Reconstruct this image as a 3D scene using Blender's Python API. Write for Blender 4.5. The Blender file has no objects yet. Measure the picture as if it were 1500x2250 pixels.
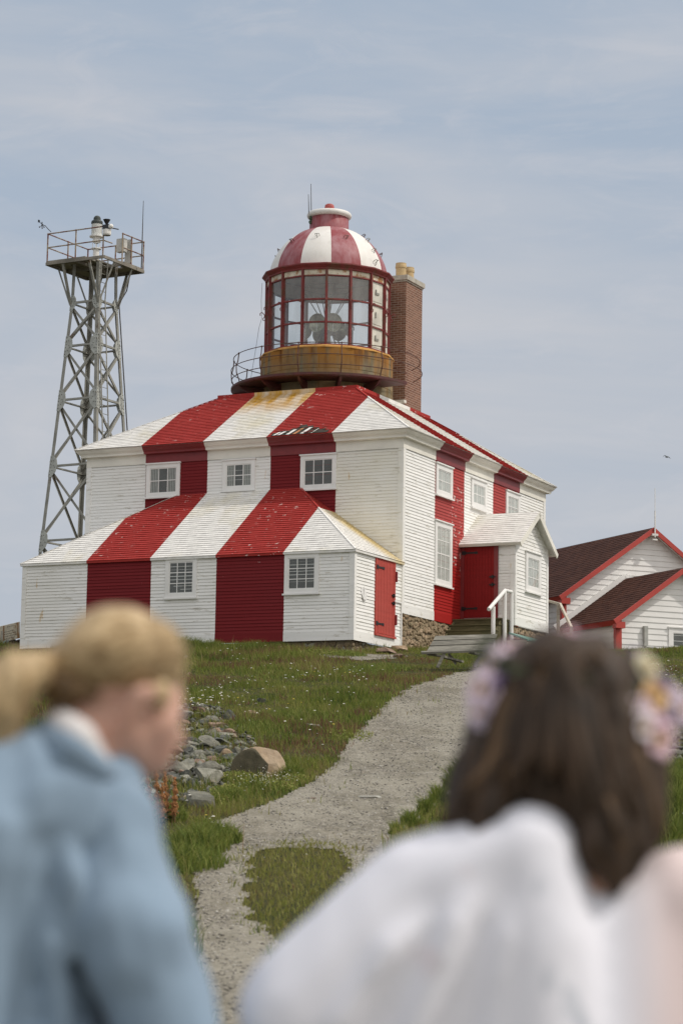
import bpy, bmesh, math, random
import numpy as np
from mathutils import Vector, Matrix, noise

# ------------------------------------------------------------------ camera
PITCH, ROLL, YAW, F = 0.1423, 0.0159, 0.4499, 5255.6
EZ = 1.5
scene = bpy.context.scene
COL = scene.collection
cam_data = bpy.data.cameras.new('camera')
cam = bpy.data.objects.new('camera', cam_data)
COL.objects.link(cam)
scene.camera = cam
cam_data.sensor_fit = 'VERTICAL'
cam_data.sensor_height = 36.0
cam_data.sensor_width = 24.0
cam_data.lens = F / 2250 * 36
cam_data.clip_start = 0.1
cam_data.clip_end = 3000
cam_data.dof.use_dof = True
cam_data.dof.focus_distance = 61.0
cam_data.dof.aperture_fstop = 3.2
_fw = Vector((0, math.cos(PITCH), math.sin(PITCH)))
_up = Vector((0, -math.sin(PITCH), math.cos(PITCH)))
_rt = Vector((1, 0, 0))
_c, _s = math.cos(ROLL), math.sin(ROLL)
_R = _rt * _c + _up * _s
_U = -_rt * _s + _up * _c
cam.matrix_world = Matrix(((_R.x, _U.x, -_fw.x, 0), (_R.y, _U.y, -_fw.y, 0), (_R.z, _U.z, -_fw.z, EZ), (0, 0, 0, 1)))

# ------------------------------------------------------------------ sky and sun
SUN_AZ = Vector((0.985, -0.172, 0)).normalized()
SUN_EL = math.radians(52)
sun_dir = Vector((SUN_AZ.x * math.cos(SUN_EL), SUN_AZ.y * math.cos(SUN_EL), math.sin(SUN_EL)))
world = bpy.data.worlds.new('World')
scene.world = world
world.use_nodes = True
wn, wl = world.node_tree.nodes, world.node_tree.links
wn.clear()
w_out = wn.new('ShaderNodeOutputWorld')
sky = wn.new('ShaderNodeTexSky')
sky.sky_type = 'NISHITA'
sky.sun_disc = False
sky.sun_elevation = SUN_EL
sky.sun_rotation = math.atan2(SUN_AZ.x, SUN_AZ.y)
sky.dust_density = 2.0
bg_sky = wn.new('ShaderNodeBackground')
bg_sky.inputs['Strength'].default_value = 0.10
wl.new(sky.outputs[0], bg_sky.inputs[0])
tc = wn.new('ShaderNodeTexCoord')
# thin high cloud: streaked; glow above and behind camera added to lift shaded walls
nrm = wn.new('ShaderNodeVectorMath'); nrm.operation = 'NORMALIZE'
wl.new(tc.outputs['Generated'], nrm.inputs[0])
dot = wn.new('ShaderNodeVectorMath'); dot.operation = 'DOT_PRODUCT'
dot.inputs[1].default_value = Vector((0.55, -0.62, 0.62)).normalized()
wl.new(nrm.outputs[0], dot.inputs[0])
mr = wn.new('ShaderNodeMapRange'); mr.interpolation_type = 'SMOOTHSTEP'
mr.inputs['From Min'].default_value = -0.35
mr.inputs['From Max'].default_value = 1.0
mr.inputs['To Min'].default_value = 0.0
mr.inputs['To Max'].default_value = 1.0
wl.new(dot.outputs['Value'], mr.inputs['Value'])
mp = wn.new('ShaderNodeMapping'); mp.inputs['Scale'].default_value = (1.6, 1.6, 5.5)
mp.inputs['Rotation'].default_value = (0.0, 0.25, 0.4)
wl.new(nrm.outputs[0], mp.inputs[0])
nz = wn.new('ShaderNodeTexNoise'); nz.inputs['Scale'].default_value = 2.2; nz.inputs['Detail'].default_value = 7; nz.inputs['Roughness'].default_value = 0.55
nz.inputs['Distortion'].default_value = 0.6
wl.new(mp.outputs[0], nz.inputs['Vector'])
cr = wn.new('ShaderNodeValToRGB')
cr.color_ramp.elements[0].position = 0.40; cr.color_ramp.elements[0].color = (0.385, 0.455, 0.550, 1)
cr.color_ramp.elements[1].position = 0.66; cr.color_ramp.elements[1].color = (0.545, 0.556, 0.588, 1)
wl.new(nz.outputs[0], cr.inputs[0])
veil = wn.new('ShaderNodeBackground'); veil.inputs['Strength'].default_value = 0.95
sepz = wn.new('ShaderNodeSeparateXYZ'); wl.new(nrm.outputs[0], sepz.inputs[0])
low = wn.new('ShaderNodeMapRange'); low.interpolation_type = 'SMOOTHSTEP'
low.inputs['From Min'].default_value = 0.30; low.inputs['From Max'].default_value = 0.03; low.inputs['To Max'].default_value = 0.62
wl.new(sepz.outputs[2], low.inputs['Value'])
nz2 = wn.new('ShaderNodeTexNoise'); nz2.inputs['Scale'].default_value = 9; nz2.inputs['Detail'].default_value = 8; nz2.inputs['Roughness'].default_value = 0.65; nz2.inputs['Distortion'].default_value = 0.9
wl.new(mp.outputs[0], nz2.inputs['Vector'])
pf_ = wn.new('ShaderNodeMapRange'); pf_.inputs['From Min'].default_value = 0.50; pf_.inputs['From Max'].default_value = 0.74; pf_.inputs['To Max'].default_value = 0.40
wl.new(nz2.outputs[0], pf_.inputs['Value'])
cm1 = wn.new('ShaderNodeMix'); cm1.data_type = 'RGBA'; cm1.inputs[7].default_value = (0.515, 0.522, 0.558, 1)
wl.new(low.outputs[0], cm1.inputs[0]); wl.new(cr.outputs[0], cm1.inputs[6])
cm2 = wn.new('ShaderNodeMix'); cm2.data_type = 'RGBA'; cm2.inputs[7].default_value = (0.60, 0.595, 0.62, 1)
wl.new(pf_.outputs[0], cm2.inputs[0]); wl.new(cm1.outputs[2], cm2.inputs[6])
wl.new(cm2.outputs[2], veil.inputs['Color'])
fill_glow = wn.new('ShaderNodeBackground'); fill_glow.inputs['Color'].default_value = (1.0, 0.965, 0.93, 1); fill_glow.inputs['Strength'].default_value = 0.95
mixg = wn.new('ShaderNodeMixShader')
wl.new(mr.outputs[0], mixg.inputs[0]); wl.new(veil.outputs[0], mixg.inputs[1]); wl.new(fill_glow.outputs[0], mixg.inputs[2])
mixs = wn.new('ShaderNodeMixShader'); mixs.inputs[0].default_value = 0.90
wl.new(bg_sky.outputs[0], mixs.inputs[1]); wl.new(mixg.outputs[0], mixs.inputs[2])
wl.new(mixs.outputs[0], w_out.inputs[0])

sun_data = bpy.data.lights.new('sun', 'SUN')
sun_data.energy = 1.9
sun_data.angle = math.radians(1.2)
sun_data.color = (1.0, 0.94, 0.86)
sun = bpy.data.objects.new('sun', sun_data)
COL.objects.link(sun)
sun.rotation_euler = sun_dir.to_track_quat('Z', 'Y').to_euler()
sun.location = (40, -10, 60)

vs = scene.view_settings
vs.view_transform = 'Standard'
vs.look = 'None'
vs.gamma = 1
vs.exposure = 0.16
scene.cycles.max_bounces = 8
scene.cycles.transparent_max_bounces = 16

# ------------------------------------------------------------------ measuring helpers
def ray(px, py):
    X2 = (px - 750) / F; Y2 = -(py - 1125) / F
    c, s = math.cos(ROLL), math.sin(ROLL)
    X = X2 * c - Y2 * s; Y = X2 * s + Y2 * c
    return Vector((X, math.cos(PITCH) - Y * math.sin(PITCH), math.sin(PITCH) + Y * math.cos(PITCH)))
def at(px, py, d):
    r = ray(px, py)
    p = r * (d / r.y)
    return Vector((p.x, p.y, p.z + EZ))

# terrain profile along the hill
_PY = [-400, -60, -5, 8, 12, 17, 22, 28.5, 33.5, 39, 45.5, 52, 57, 60, 64, 75, 90, 130, 220, 500]
_PZ = [-6, -1, .10, .12, .16, .30, .78, 1.65, 2.32, 3.19, 4.34, 5.46, 6.25, 6.60, 6.90, 7.0, 6.7, 3.5, -8, -40]
def _pchip():
    x = np.array(_PY, float); y = np.array(_PZ, float); h = np.diff(x); dl = np.diff(y) / h
    m = np.zeros(len(x)); m[0] = dl[0]; m[-1] = dl[-1]
    for i in range(1, len(x) - 1):
        m[i] = 0 if dl[i-1] * dl[i] <= 0 else 2 * dl[i-1] * dl[i] / (dl[i-1] + dl[i])
    return x, y, h, m
_X, _Y, _H, _M = _pchip()
def terrain(x, y):
    x = np.asarray(x, float); y = np.asarray(y, float)
    yy = np.clip(y, _X[0], _X[-1])
    i = np.clip(np.searchsorted(_X, yy) - 1, 0, len(_H) - 1)
    t = (yy - _X[i]) / _H[i]; h = _H[i]
    z = (2*t**3 - 3*t**2 + 1) * _Y[i] + (t**3 - 2*t**2 + t) * h * _M[i] + (-2*t**3 + 3*t**2) * _Y[i+1] + (t**3 - t**2) * h * _M[i+1]
    z = z + 0.045 * np.sin(x * 0.9 + 1.3 * np.sin(y * 0.31)) * np.sin(y * 0.53 + 0.7)
    z = z + 0.42 * np.exp(-((x - 11.4) / 2.6) ** 2 - ((y - 61.0) / 3.0) ** 2)      # grassy hump by the sheds
    z = z - 0.45 * np.exp(-((x + 8.6) / 2.6) ** 2 - ((y - 57) / 4.0) ** 2)         # ground falls off at the far left corner
    z = z - np.clip((np.abs(x) - 40) * 0.05, 0, 30)
    return z
def ground(x, y): return float(terrain(x, y))
def on_ground(px, py):
    r = ray(px, py)
    lo = None
    for k in range(1, 1400):
        d = k * 0.08
        p = r * (d / r.y)
        if p.z + EZ < ground(p.x, p.y):
            lo = d; break
    if lo is None: lo = 60
    a, b = lo - 0.08, lo
    for _ in range(12):
        m = (a + b) / 2; p = r * (m / r.y)
        if p.z + EZ < ground(p.x, p.y): b = m
        else: a = m
    p = r * (b / r.y)
    return Vector((p.x, p.y, ground(p.x, p.y)))

# ------------------------------------------------------------------ materials
def lin(r, g, b):
    f = lambda v: (v/255/12.92) if v <= 10 else ((v/255 + 0.055)/1.055) ** 2.4
    return (f(r), f(g), f(b))
class NT:
    def __init__(s, name):
        s.m = bpy.data.materials.new(name); s.m.use_nodes = True
        s.n = s.m.node_tree.nodes; s.l = s.m.node_tree.links
        s.b = s.n['Principled BSDF']; s.out = s.n['Material Output']
        s.tc = s.n.new('ShaderNodeTexCoord')
    def coord(s, scale=(1,1,1), rot=(0,0,0), kind='Object', loc=(0,0,0)):
        m = s.n.new('ShaderNodeMapping'); m.inputs['Scale'].default_value = scale; m.inputs['Rotation'].default_value = rot
        m.inputs['Location'].default_value = loc
        s.l.new(s.tc.outputs[kind], m.inputs[0]); return m.outputs[0]
    def noise(s, scale, detail=4, rough=.55, vec=None, dist=0, out=0):
        n = s.n.new('ShaderNodeTexNoise'); n.inputs['Scale'].default_value = scale; n.inputs['Detail'].default_value = detail
        n.inputs['Roughness'].default_value = rough; n.inputs['Distortion'].default_value = dist
        s.l.new(vec if vec is not None else s.tc.outputs['Object'], n.inputs['Vector']); return n.outputs[out]
    def voronoi(s, scale, vec=None, feature='F1', out='Color', rnd=1.0):
        n = s.n.new('ShaderNodeTexVoronoi'); n.feature = feature; n.inputs['Scale'].default_value = scale; n.inputs['Randomness'].default_value = rnd
        s.l.new(vec if vec is not None else s.tc.outputs['Object'], n.inputs['Vector']); return n.outputs[out]
    def ramp(s, fac, stops):
        r = s.n.new('ShaderNodeValToRGB'); e = r.color_ramp.elements
        while len(e) > 1: e.remove(e[-1])
        for i, (p, c) in enumerate(stops):
            el = e[0] if i == 0 else e.new(p)
            el.position = p
            el.color = (c, c, c, 1) if not isinstance(c, tuple) else (*c[:3], 1)
        s.l.new(fac, r.inputs[0]); return r.outputs[0]
    def mix(s, fac, a, b, mode='MIX'):
        m = s.n.new('ShaderNodeMix'); m.data_type = 'RGBA'; m.blend_type = mode
        for i, v in ((0, fac), (6, a), (7, b)):
            if isinstance(v, (float, int)): m.inputs[i].default_value = v if i == 0 else (v, v, v, 1)
            elif isinstance(v, tuple): m.inputs[i].default_value = (*v[:3], 1)
            else: s.l.new(v, m.inputs[i])
        return m.outputs[2]
    def math(s, op, a, b=0.0):
        m = s.n.new('ShaderNodeMath'); m.operation = op; m.use_clamp = False
        for i, v in ((0, a), (1, b)):
            if isinstance(v, (float, int)): m.inputs[i].default_value = v
            else: s.l.new(v, m.inputs[i])
        return m.outputs[0]
    def sep(s, vec=None):
        n = s.n.new('ShaderNodeSeparateXYZ'); s.l.new(vec if vec is not None else s.tc.outputs['Object'], n.inputs[0]); return n.outputs
    def band(s, v, lo, hi, soft=.2):
        a = s.n.new('ShaderNodeMapRange'); a.interpolation_type = 'SMOOTHSTEP'; a.inputs[1].default_value = lo - soft; a.inputs[2].default_value = lo + soft
        b = s.n.new('ShaderNodeMapRange'); b.interpolation_type = 'SMOOTHSTEP'; b.inputs[1].default_value = hi - soft; b.inputs[2].default_value = hi + soft
        b.inputs[3].default_value = 1; b.inputs[4].default_value = 0
        s.l.new(v, a.inputs[0]); s.l.new(v, b.inputs[0]); return s.math('MULTIPLY', a.outputs[0], b.outputs[0])
    def color(s, c):
        if isinstance(c, tuple): s.b.inputs['Base Color'].default_value = (*c[:3], 1)
        else: s.l.new(c, s.b.inputs['Base Color'])
        return s
    def set(s, rough=.6, metal=0, spec=.5):
        s.b.inputs['Roughness'].default_value = rough; s.b.inputs['Metallic'].default_value = metal
        s.b.inputs['Specular IOR Level'].default_value = spec; return s
    def bump(s, h, strength=.3, dist=.01):
        b = s.n.new('ShaderNodeBump'); b.inputs['Strength'].default_value = strength; b.inputs['Distance'].default_value = dist
        s.l.new(h, b.inputs['Height']); s.l.new(b.outputs[0], s.b.inputs['Normal']); return s

WHITE = (0.80, 0.79, 0.765)
RED = (0.185, 0.016, 0.019)
def m_simple(name, c, rough=.6, metal=0, var=.15, scale=6, bump=0.0):
    t = NT(name)
    n = t.noise(scale, 5)
    lo = tuple(v * (1 - var) for v in c); hi = tuple(min(1, v * (1 + var)) for v in c)
    t.color(t.ramp(n, [(.3, lo), (.7, hi)])).set(rough, metal)
    if bump: t.bump(t.noise(scale * 6, 4), bump, .01)
    return t.m
def m_white_wall():
    t = NT('white_clapboard_paint')
    v = t.coord((0.35, 0.35, 9))
    board = t.noise(1.3, 2, .5, v)
    base = t.mix(t.ramp(board, [(.3, 0.0), (.75, 1.0)]), (0.79, 0.785, 0.76), (0.88, 0.87, 0.845))
    # worn grey scuffs lying along the boards
    sc = t.noise(1.0, 6, .7, t.coord((2.2, 2.2, 14)))
    base = t.mix(t.ramp(sc, [(.575, 0.0), (.64, .70)]), base, (0.47, 0.44, 0.37))
    # broad old dirt
    base = t.mix(t.ramp(t.noise(.45, 3), [(.45, 0.0), (.8, .30)]), base, (0.60, 0.57, 0.46))
    # yellow weathering on the gable-side end of the front wall
    o = t.sep()
    m = t.math('MULTIPLY', t.band(o[0], -2.0, .02, .12), t.band(o[1], -.15, .05, .02))
    m = t.math('MULTIPLY', m, t.ramp(t.noise(1.5, 5), [(.25, .12), (.8, .50)]))
    base = t.mix(m, base, (0.66, 0.61, 0.44))
    # a few rusty nail runs
    r = t.noise(1.0, 2, .4, t.coord((7, 7, 1.6)))
    base = t.mix(t.ramp(r, [(.74, 0.0), (.80, .55)]), base, (0.55, 0.33, 0.07))
    t.color(base).set(.75, 0, .3)
    return t.m
def m_red_wall(name='red_clapboard_paint', flakes=.70, c=RED, peel=False):
    t = NT(name)
    v = t.coord((0.35, 0.35, 9))
    board = t.noise(1.5, 2, .5, v)
    d = tuple(x * .82 for x in c); b = tuple(min(1, x * 1.14) for x in c)
    base = t.mix(board, d, b)
    base = t.mix(t.ramp(t.noise(.7, 4), [(.4, 0.0), (.8, .35)]), base, (c[0]*.92, c[1]*1.5, c[2]*1.5))
    fl = t.noise(1.0, 6, .68, t.coord((3.0, 3.0, 7)))
    base = t.mix(t.ramp(fl, [(flakes, 0.0), (flakes + .025, .9)]), base, (0.66, 0.60, 0.56))
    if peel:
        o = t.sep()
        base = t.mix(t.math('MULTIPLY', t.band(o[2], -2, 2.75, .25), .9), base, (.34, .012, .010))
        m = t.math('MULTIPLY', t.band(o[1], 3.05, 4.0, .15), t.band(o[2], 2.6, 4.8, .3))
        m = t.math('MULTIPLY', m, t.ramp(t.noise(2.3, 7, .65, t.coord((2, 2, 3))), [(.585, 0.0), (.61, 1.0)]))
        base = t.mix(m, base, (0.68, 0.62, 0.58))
    t.color(base).set(.7, 0, .15)
    return t.m
def m_roof(name, c, flake, fc):
    t = NT(name)
    # individual shingles vary a little
    cell = t.voronoi(7.5, t.coord((1, 1, 1.6)))
    sh = t.n.new('ShaderNodeSeparateColor'); t.l.new(cell, sh.inputs[0])
    d = tuple(x * .90 for x in c); b = tuple(min(1, x * 1.05) for x in c)
    base = t.mix(sh.outputs[0], d, b)
    fl = t.noise(1.0, 7, .72, t.coord((5, 5, 8)))
    big = t.ramp(t.noise(.6, 2), [(.35, 0.0), (.65, 1.0)])
    base = t.mix(t.math('MULTIPLY', t.ramp(fl, [(flake, 0.0), (flake + .02, 1.0)]), big), base, fc)
    if c[0] > .5 and c[1] > .5:
        o = t.sep()
        # rust washed down from the iron gallery
        m = t.math('MULTIPLY', t.band(o[0], -6.3, -3.5, .5), t.band(o[1], 1.55, 4.5, .55))
        m = t.math('MULTIPLY', m, t.ramp(t.noise(1.6, 6, .6, t.coord((2.4, .7, .7))), [(.26, .25), (.62, 1.0)]))
        base = t.mix(m, base, (0.56, 0.31, 0.04))
        m2 = t.math('MULTIPLY', t.ramp(t.noise(.8, 5, .6, t.coord((1, .6, .6))), [(.52, 0.0), (.75, .5)]), t.band(o[0], -9, 0.3, .2))
        base = t.mix(m2, base, (0.62, 0.54, 0.30))
        m3 = t.math('MULTIPLY', t.band(o[0], -2.7, .25, .1), t.band(o[1], -.75, .1, .45))
        m3 = t.math('MULTIPLY', m3, t.band(o[2], 2.0, 4.3, .1))
        base = t.mix(t.math('MULTIPLY', m3, t.ramp(t.noise(1.2, 4), [(.3, .5), (.7, .95)])), base, (0.62, 0.47, 0.17))
    t.color(base).set(.85, 0, .12)
    t.bump(sh.outputs[1], .25, .012)
    return t.m
def m_brick():
    t = NT('chimney_brick')
    br = t.n.new('ShaderNodeTexBrick')
    br.inputs['Color1'].default_value = (.13, .050, .034, 1); br.inputs['Color2'].default_value = (.25, .115, .075, 1)
    br.inputs['Mortar'].default_value = (.36, .29, .23, 1)
    br.inputs['Scale'].default_value = 1.0; br.inputs['Brick Width'].default_value = .21; br.inputs['Row Height'].default_value = .068
    br.inputs['Mortar Size'].default_value = .0085; br.inputs['Bias'].default_value = -.1
    # horizontal position around the shaft = x + y, so both faces are coursed
    o = t.sep(); cmb = t.n.new('ShaderNodeCombineXYZ')
    t.l.new(t.math('ADD', o[0], o[1]), cmb.inputs[0]); t.l.new(o[2], cmb.inputs[1])
    t.l.new(cmb.outputs[0], br.inputs['Vector'])
    col = t.mix(t.ramp(t.noise(1.5, 4), [(.3, 0.0), (.7, .5)]), br.outputs[0], (.28, .17, .12))
    t.color(col).set(.9, 0, .2).bump(br.outputs['Fac'], -.5, .01)
    return t.m
def m_drum():
    t = NT('rust_stained_stone')
    br = t.n.new('ShaderNodeTexBrick')
    br.inputs['Color1'].default_value = (.26, .225, .15, 1); br.inputs['Color2'].default_value = (.18, .16, .10, 1)
    br.inputs['Mortar'].default_value = (.045, .035, .02, 1)
    br.inputs['Scale'].default_value = 1.0; br.inputs['Brick Width'].default_value = 1.15; br.inputs['Row Height'].default_value = .36
    br.inputs['Mortar Size'].default_value = .010
    o = t.sep(); a = t.math('ARCTAN2', t.math('SUBTRACT', o[1], 5.02), t.math('ADD', o[0], 4.67))
    cmb = t.n.new('ShaderNodeCombineXYZ'); t.l.new(t.math('MULTIPLY', a, 1.87), cmb.inputs[0]); t.l.new(o[2], cmb.inputs[1])
    t.l.new(cmb.outputs[0], br.inputs['Vector'])
    col = t.mix(t.ramp(t.noise(5, 6), [(.35, 0.0), (.7, .6)]), br.outputs[0], (.10, .085, .045))
    run = t.noise(1.0, 6, .6, t.coord((2.6, 2.6, .35)))
    up = t.n.new('ShaderNodeMapRange'); up.inputs[1].default_value = 8.05; up.inputs[2].default_value = 8.95
    t.l.new(o[2], up.inputs[0])
    m = t.math('MULTIPLY', t.ramp(run, [(.40, 0.0), (.56, 1.0)]), t.math('ADD', t.math('MULTIPLY', up.outputs[0], .72), .24))
    col = t.mix(m, col, (.36, .15, .018))
    m = t.math('MULTIPLY', t.ramp(t.noise(1.0, 4, .5, t.coord((4.0, 4.0, .5))), [(.55, 0.0), (.7, 1.0)]), up.outputs[0])
    col = t.mix(m, col, (.10, .03, .01))
    t.color(col).set(.9, 0, .2).bump(br.outputs['Fac'], -.6, .02)
    return t.m
def m_rusty(name, base, rust=(.17, .065, .02), lo=.5, hi=.62, rough=.6, metal=0, sc=3, dark=None):
    t = NT(name)
    c = t.mix(t.ramp(t.noise(sc * 2.2, 5), [(.3, 0.0), (.7, 1.0)]), tuple(x * .75 for x in base), tuple(min(1, x * 1.2) for x in base))
    c = t.mix(t.ramp(t.noise(sc, 6, .65), [(lo, 0.0), (hi, 1.0)]), c, rust)
    if dark: c = t.mix(t.ramp(t.noise(sc * .6, 3), [(.5, 0.0), (.65, .8)]), c, dark)
    t.color(c).set(rough, metal).bump(t.noise(40, 3), .15, .004)
    return t.m
def m_glass(name, tint=(.9, .93, .93), refl=.10, streak=.12):
    t = NT(name); n, l = t.n, t.l
    n.remove(t.b)
    tr = n.new('ShaderNodeBsdfTransparent'); tr.inputs[0].default_value = (*tint, 1)
    gl = n.new('ShaderNodeBsdfGlossy'); gl.inputs['Roughness'].default_value = .03
    df = n.new('ShaderNodeBsdfDiffuse'); df.inputs[0].default_value = (.55, .56, .53, 1)
    lw = n.new('ShaderNodeLayerWeight'); lw.inputs[0].default_value = .5
    fr = t.math('MULTIPLY', t.math('POWER', lw.outputs['Facing'], 5.0), .9)
    a = n.new('ShaderNodeMixShader'); b = n.new('ShaderNodeMixShader')
    l.new(t.ramp(t.noise(3.0, 4, .5, t.coord((1.5, 1.5, .3))), [(.35, streak * .3), (.75, streak * 1.8)]), a.inputs[0])
    l.new(tr.outputs[0], a.inputs[1]); l.new(df.outputs[0], a.inputs[2])
    l.new(t.math('ADD', fr, refl+.03), b.inputs[0]); l.new(a.outputs[0], b.inputs[1]); l.new(gl.outputs[0], b.inputs[2])
    l.new(b.outputs[0], t.out.inputs[0])
    return t.m
def m_stone(name, c1, c2, sc=2.5, lichen=.62):
    t = NT(name)
    col = t.mix(t.ramp(t.noise(sc, 8, .65, dist=.4), [(.35, 0.0), (.68, 1.0)]), c1, c2)
    col = t.mix(t.ramp(t.noise(sc * 5, 6, .6), [(.3, .0), (.75, .45)]), col, tuple(x * .45 for x in c1))
    col = t.mix(t.ramp(t.noise(sc * 1.7, 5, .6, t.coord(loc=(4, 2, 9))), [(lichen, 0.0), (lichen + .06, .6)]), col, (.20, .19, .12))
    info = t.n.new('ShaderNodeObjectInfo')
    hs = t.n.new('ShaderNodeHueSaturation'); t.l.new(col, hs.inputs['Color'])
    t.l.new(t.math('ADD', t.math('MULTIPLY', info.outputs['Random'], .5), .75), hs.inputs['Value'])
    t.color(hs.outputs[0]).set(.9, 0, .25).bump(t.noise(sc * 6, 8, .7), .7, .03)
    return t.m

M = {}
M['white'] = m_white_wall()
M['red'] = m_red_wall()
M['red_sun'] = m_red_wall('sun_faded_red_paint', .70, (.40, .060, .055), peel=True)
M['trim'] = m_simple('white_trim_paint', (.80, .79, .765), .6, var=.05, scale=2.2)
M['redtrim'] = m_simple('red_trim_paint', (.20, .020, .022), .5, var=.15, scale=3)
M['roof_white'] = m_roof('white_shingles', (.78, .765, .73), .70, (.50, .46, .38))
M['roof_red'] = m_roof('red_shingles', (.36, .042, .036), .61, (.72, .60, .55))
M['cornice_white'] = m_simple('cream_weathered_trim', (.76, .735, .66), .7, var=.12, scale=1.3)
M['door'] = m_red_wall('red_plank_door_paint', .80, (.23, .014, .014))
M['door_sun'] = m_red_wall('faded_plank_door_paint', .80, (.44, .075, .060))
M['iron'] = m_simple('black_iron', (.018, .017, .017), .5, .3)
M['brick'] = m_brick()
M['concrete'] = m_simple('chimney_cap_concrete', (.42, .39, .33), .9, var=.2, scale=8, bump=.3)
M['pot'] = m_simple('buff_clay', (.52, .38, .20), .8, var=.12, scale=5)
M['drum'] = m_drum()
M['rustring'] = m_simple('orange_rust_ledge', (.58, .31, .08), .8, var=.3, scale=2.5, bump=.2)
M['lantern_red'] = m_rusty('lantern_red_iron', (.20, .030, .028), (.12, .05, .025), .5, .66)
M['deck'] = m_rusty('gallery_iron', (.085, .018, .016), (.07, .03, .015), .48, .6)
M['rail'] = m_rusty('rail_iron', (.075, .028, .022), (.10, .045, .02), .45, .6)
M['band'] = m_rusty('cream_lantern_band', (.66, .61, .48), (.36, .15, .04), .52, .62, sc=2.5)
M['panel'] = m_rusty('cream_lantern_panel', (.62, .60, .52), (.45, .25, .08), .66, .74, sc=1.2)
M['glass'] = m_glass('lantern_glass', (.94, .97, .97), .08, .13)
M['winglass'] = m_glass('window_glass', (.86, .88, .87), .03, .05)
M['grey_curtain'] = m_simple('grey_curtain', (.42, .42, .39), .9, var=.12, scale=7)
M['curtain'] = m_simple('pale_curtain', (.72, .72, .69), .9, var=.12, scale=7)
M['dim'] = m_simple('painted_dim_room', (.085, .088, .080), .9, var=.25, scale=4)  # dark colour stands in for the unlit room
M['brass'] = m_rusty('tarnished_reflector', (.48, .49, .37), (.34, .33, .22), .5, .6, rough=.35, metal=.6, sc=6)
M['lamp'] = m_simple('lamp_glass', (.8, .8, .75), .2)
def m_dome(name, c, fade):
    t = NT(name)
    a = t.noise(1.0, 6, .65, t.coord((3, 3, 1.0)))
    col = t.mix(t.ramp(a, [(.40, 0.0), (.68, .85)]), c, fade)
    col = t.mix(t.ramp(t.noise(6, 5), [(.55, 0.0), (.75, .4)]), col, tuple(x * .7 for x in c))
    t.color(col).set(.55, 0, .35); return t.m
M['dome_red'] = m_dome('faded_red_dome_paint', (.27, .055, .062), (.42, .23, .25))
M['dome_white'] = m_dome('white_dome_paint', (.78, .76, .72), (.70, .67, .62))
M['galv'] = m_rusty('galvanised_steel', (.29, .285, .25), (.13, .085, .05), .60, .70, rough=.6, metal=.25, sc=1.3)
M['galv_pale'] = m_rusty('galvanised_gusset', (.40, .41, .375), (.20, .17, .13), .64, .76, rough=.6, metal=.2, sc=3)
M['platewood'] = m_simple('weathered_platform_boards', (.22, .20, .165), .8, var=.3, scale=2, bump=.3)
M['bolt'] = m_simple('dark_bolts', (.05, .045, .04), .6)
M['beacon_white'] = m_simple('beacon_white', (.75, .74, .70), .5)
M['black'] = m_simple('black_plastic', (.02, .02, .022), .4)
M['fresnel'] = m_simple('beacon_lens', (.72, .73, .70), .15, var=.05)
def m_shingle_brown():
    t = NT('dark_red_asphalt_shingles')
    cell = t.voronoi(4.5, t.coord((1, 1, 1)))
    sh = t.n.new('ShaderNodeSeparateColor'); t.l.new(cell, sh.inputs[0])
    col = t.mix(sh.outputs[0], (.055, .022, .015), (.095, .040, .026))
    col = t.mix(t.ramp(t.noise(60, 3), [(.4, 0.0), (.7, .5)]), col, (.05, .02, .015))
    t.color(col).set(.9, 0, .2); return t.m
M['brown_roof'] = m_shingle_brown()
M['shed_red'] = m_simple('shed_red_trim', (.43, .048, .034), .5, var=.08, scale=2)
M['wood_grey'] = None
def m_wood(name, c, c2):
    t = NT(name)
    g = t.noise(3.0, 6, .6, t.coord((1.2, 9, 9)), dist=.5)
    col = t.mix(t.ramp(g, [(.3, 0.0), (.7, 1.0)]), c, c2)
    info = t.n.new('ShaderNodeObjectInfo'); hs = t.n.new('ShaderNodeHueSaturation'); t.l.new(col, hs.inputs['Color'])
    t.l.new(t.math('ADD', t.math('MULTIPLY', info.outputs['Random'], .5), .8), hs.inputs['Value'])
    t.color(hs.outputs[0]).set(.85, 0, .25).bump(g, .4, .006); return t.m
M['wood_grey'] = m_wood('weathered_grey_planks', (.12, .113, .095), (.30, .285, .24))
M['wood_brown'] = m_wood('treated_step_boards', (.085, .075, .035), (.17, .15, .08))
M['wood_pale'] = m_wood('pale_post_wood', (.34, .31, .25), (.50, .47, .40))
M['teal'] = m_simple('faded_teal_paint', (.15, .30, .25), .7, var=.2, scale=4)
M['mortar'] = m_simple('foundation_mortar', (.15, .12, .08), .95, var=.3, scale=6, bump=.5)
M['fstone'] = m_stone('tan_fieldstone', (.20, .15, .09), (.38, .30, .20), 5)
M['rock_grey'] = m_stone('green_grey_rock', (.16, .16, .13), (.42, .405, .335), 3)
M['rock_dark'] = m_stone('dark_slate_rock', (.07, .075, .068), (.19, .195, .17), 3)
M['rock_tan'] = m_stone('tan_granite', (.24, .17, .105), (.46, .35, .24), 2.5)
M['rock_pale'] = m_stone('pale_rock', (.30, .29, .25), (.48, .47, .42), 4)
M['rock_pink'] = m_stone('pinkish_rock', (.22, .14, .10), (.36, .27, .21), 4)

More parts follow.
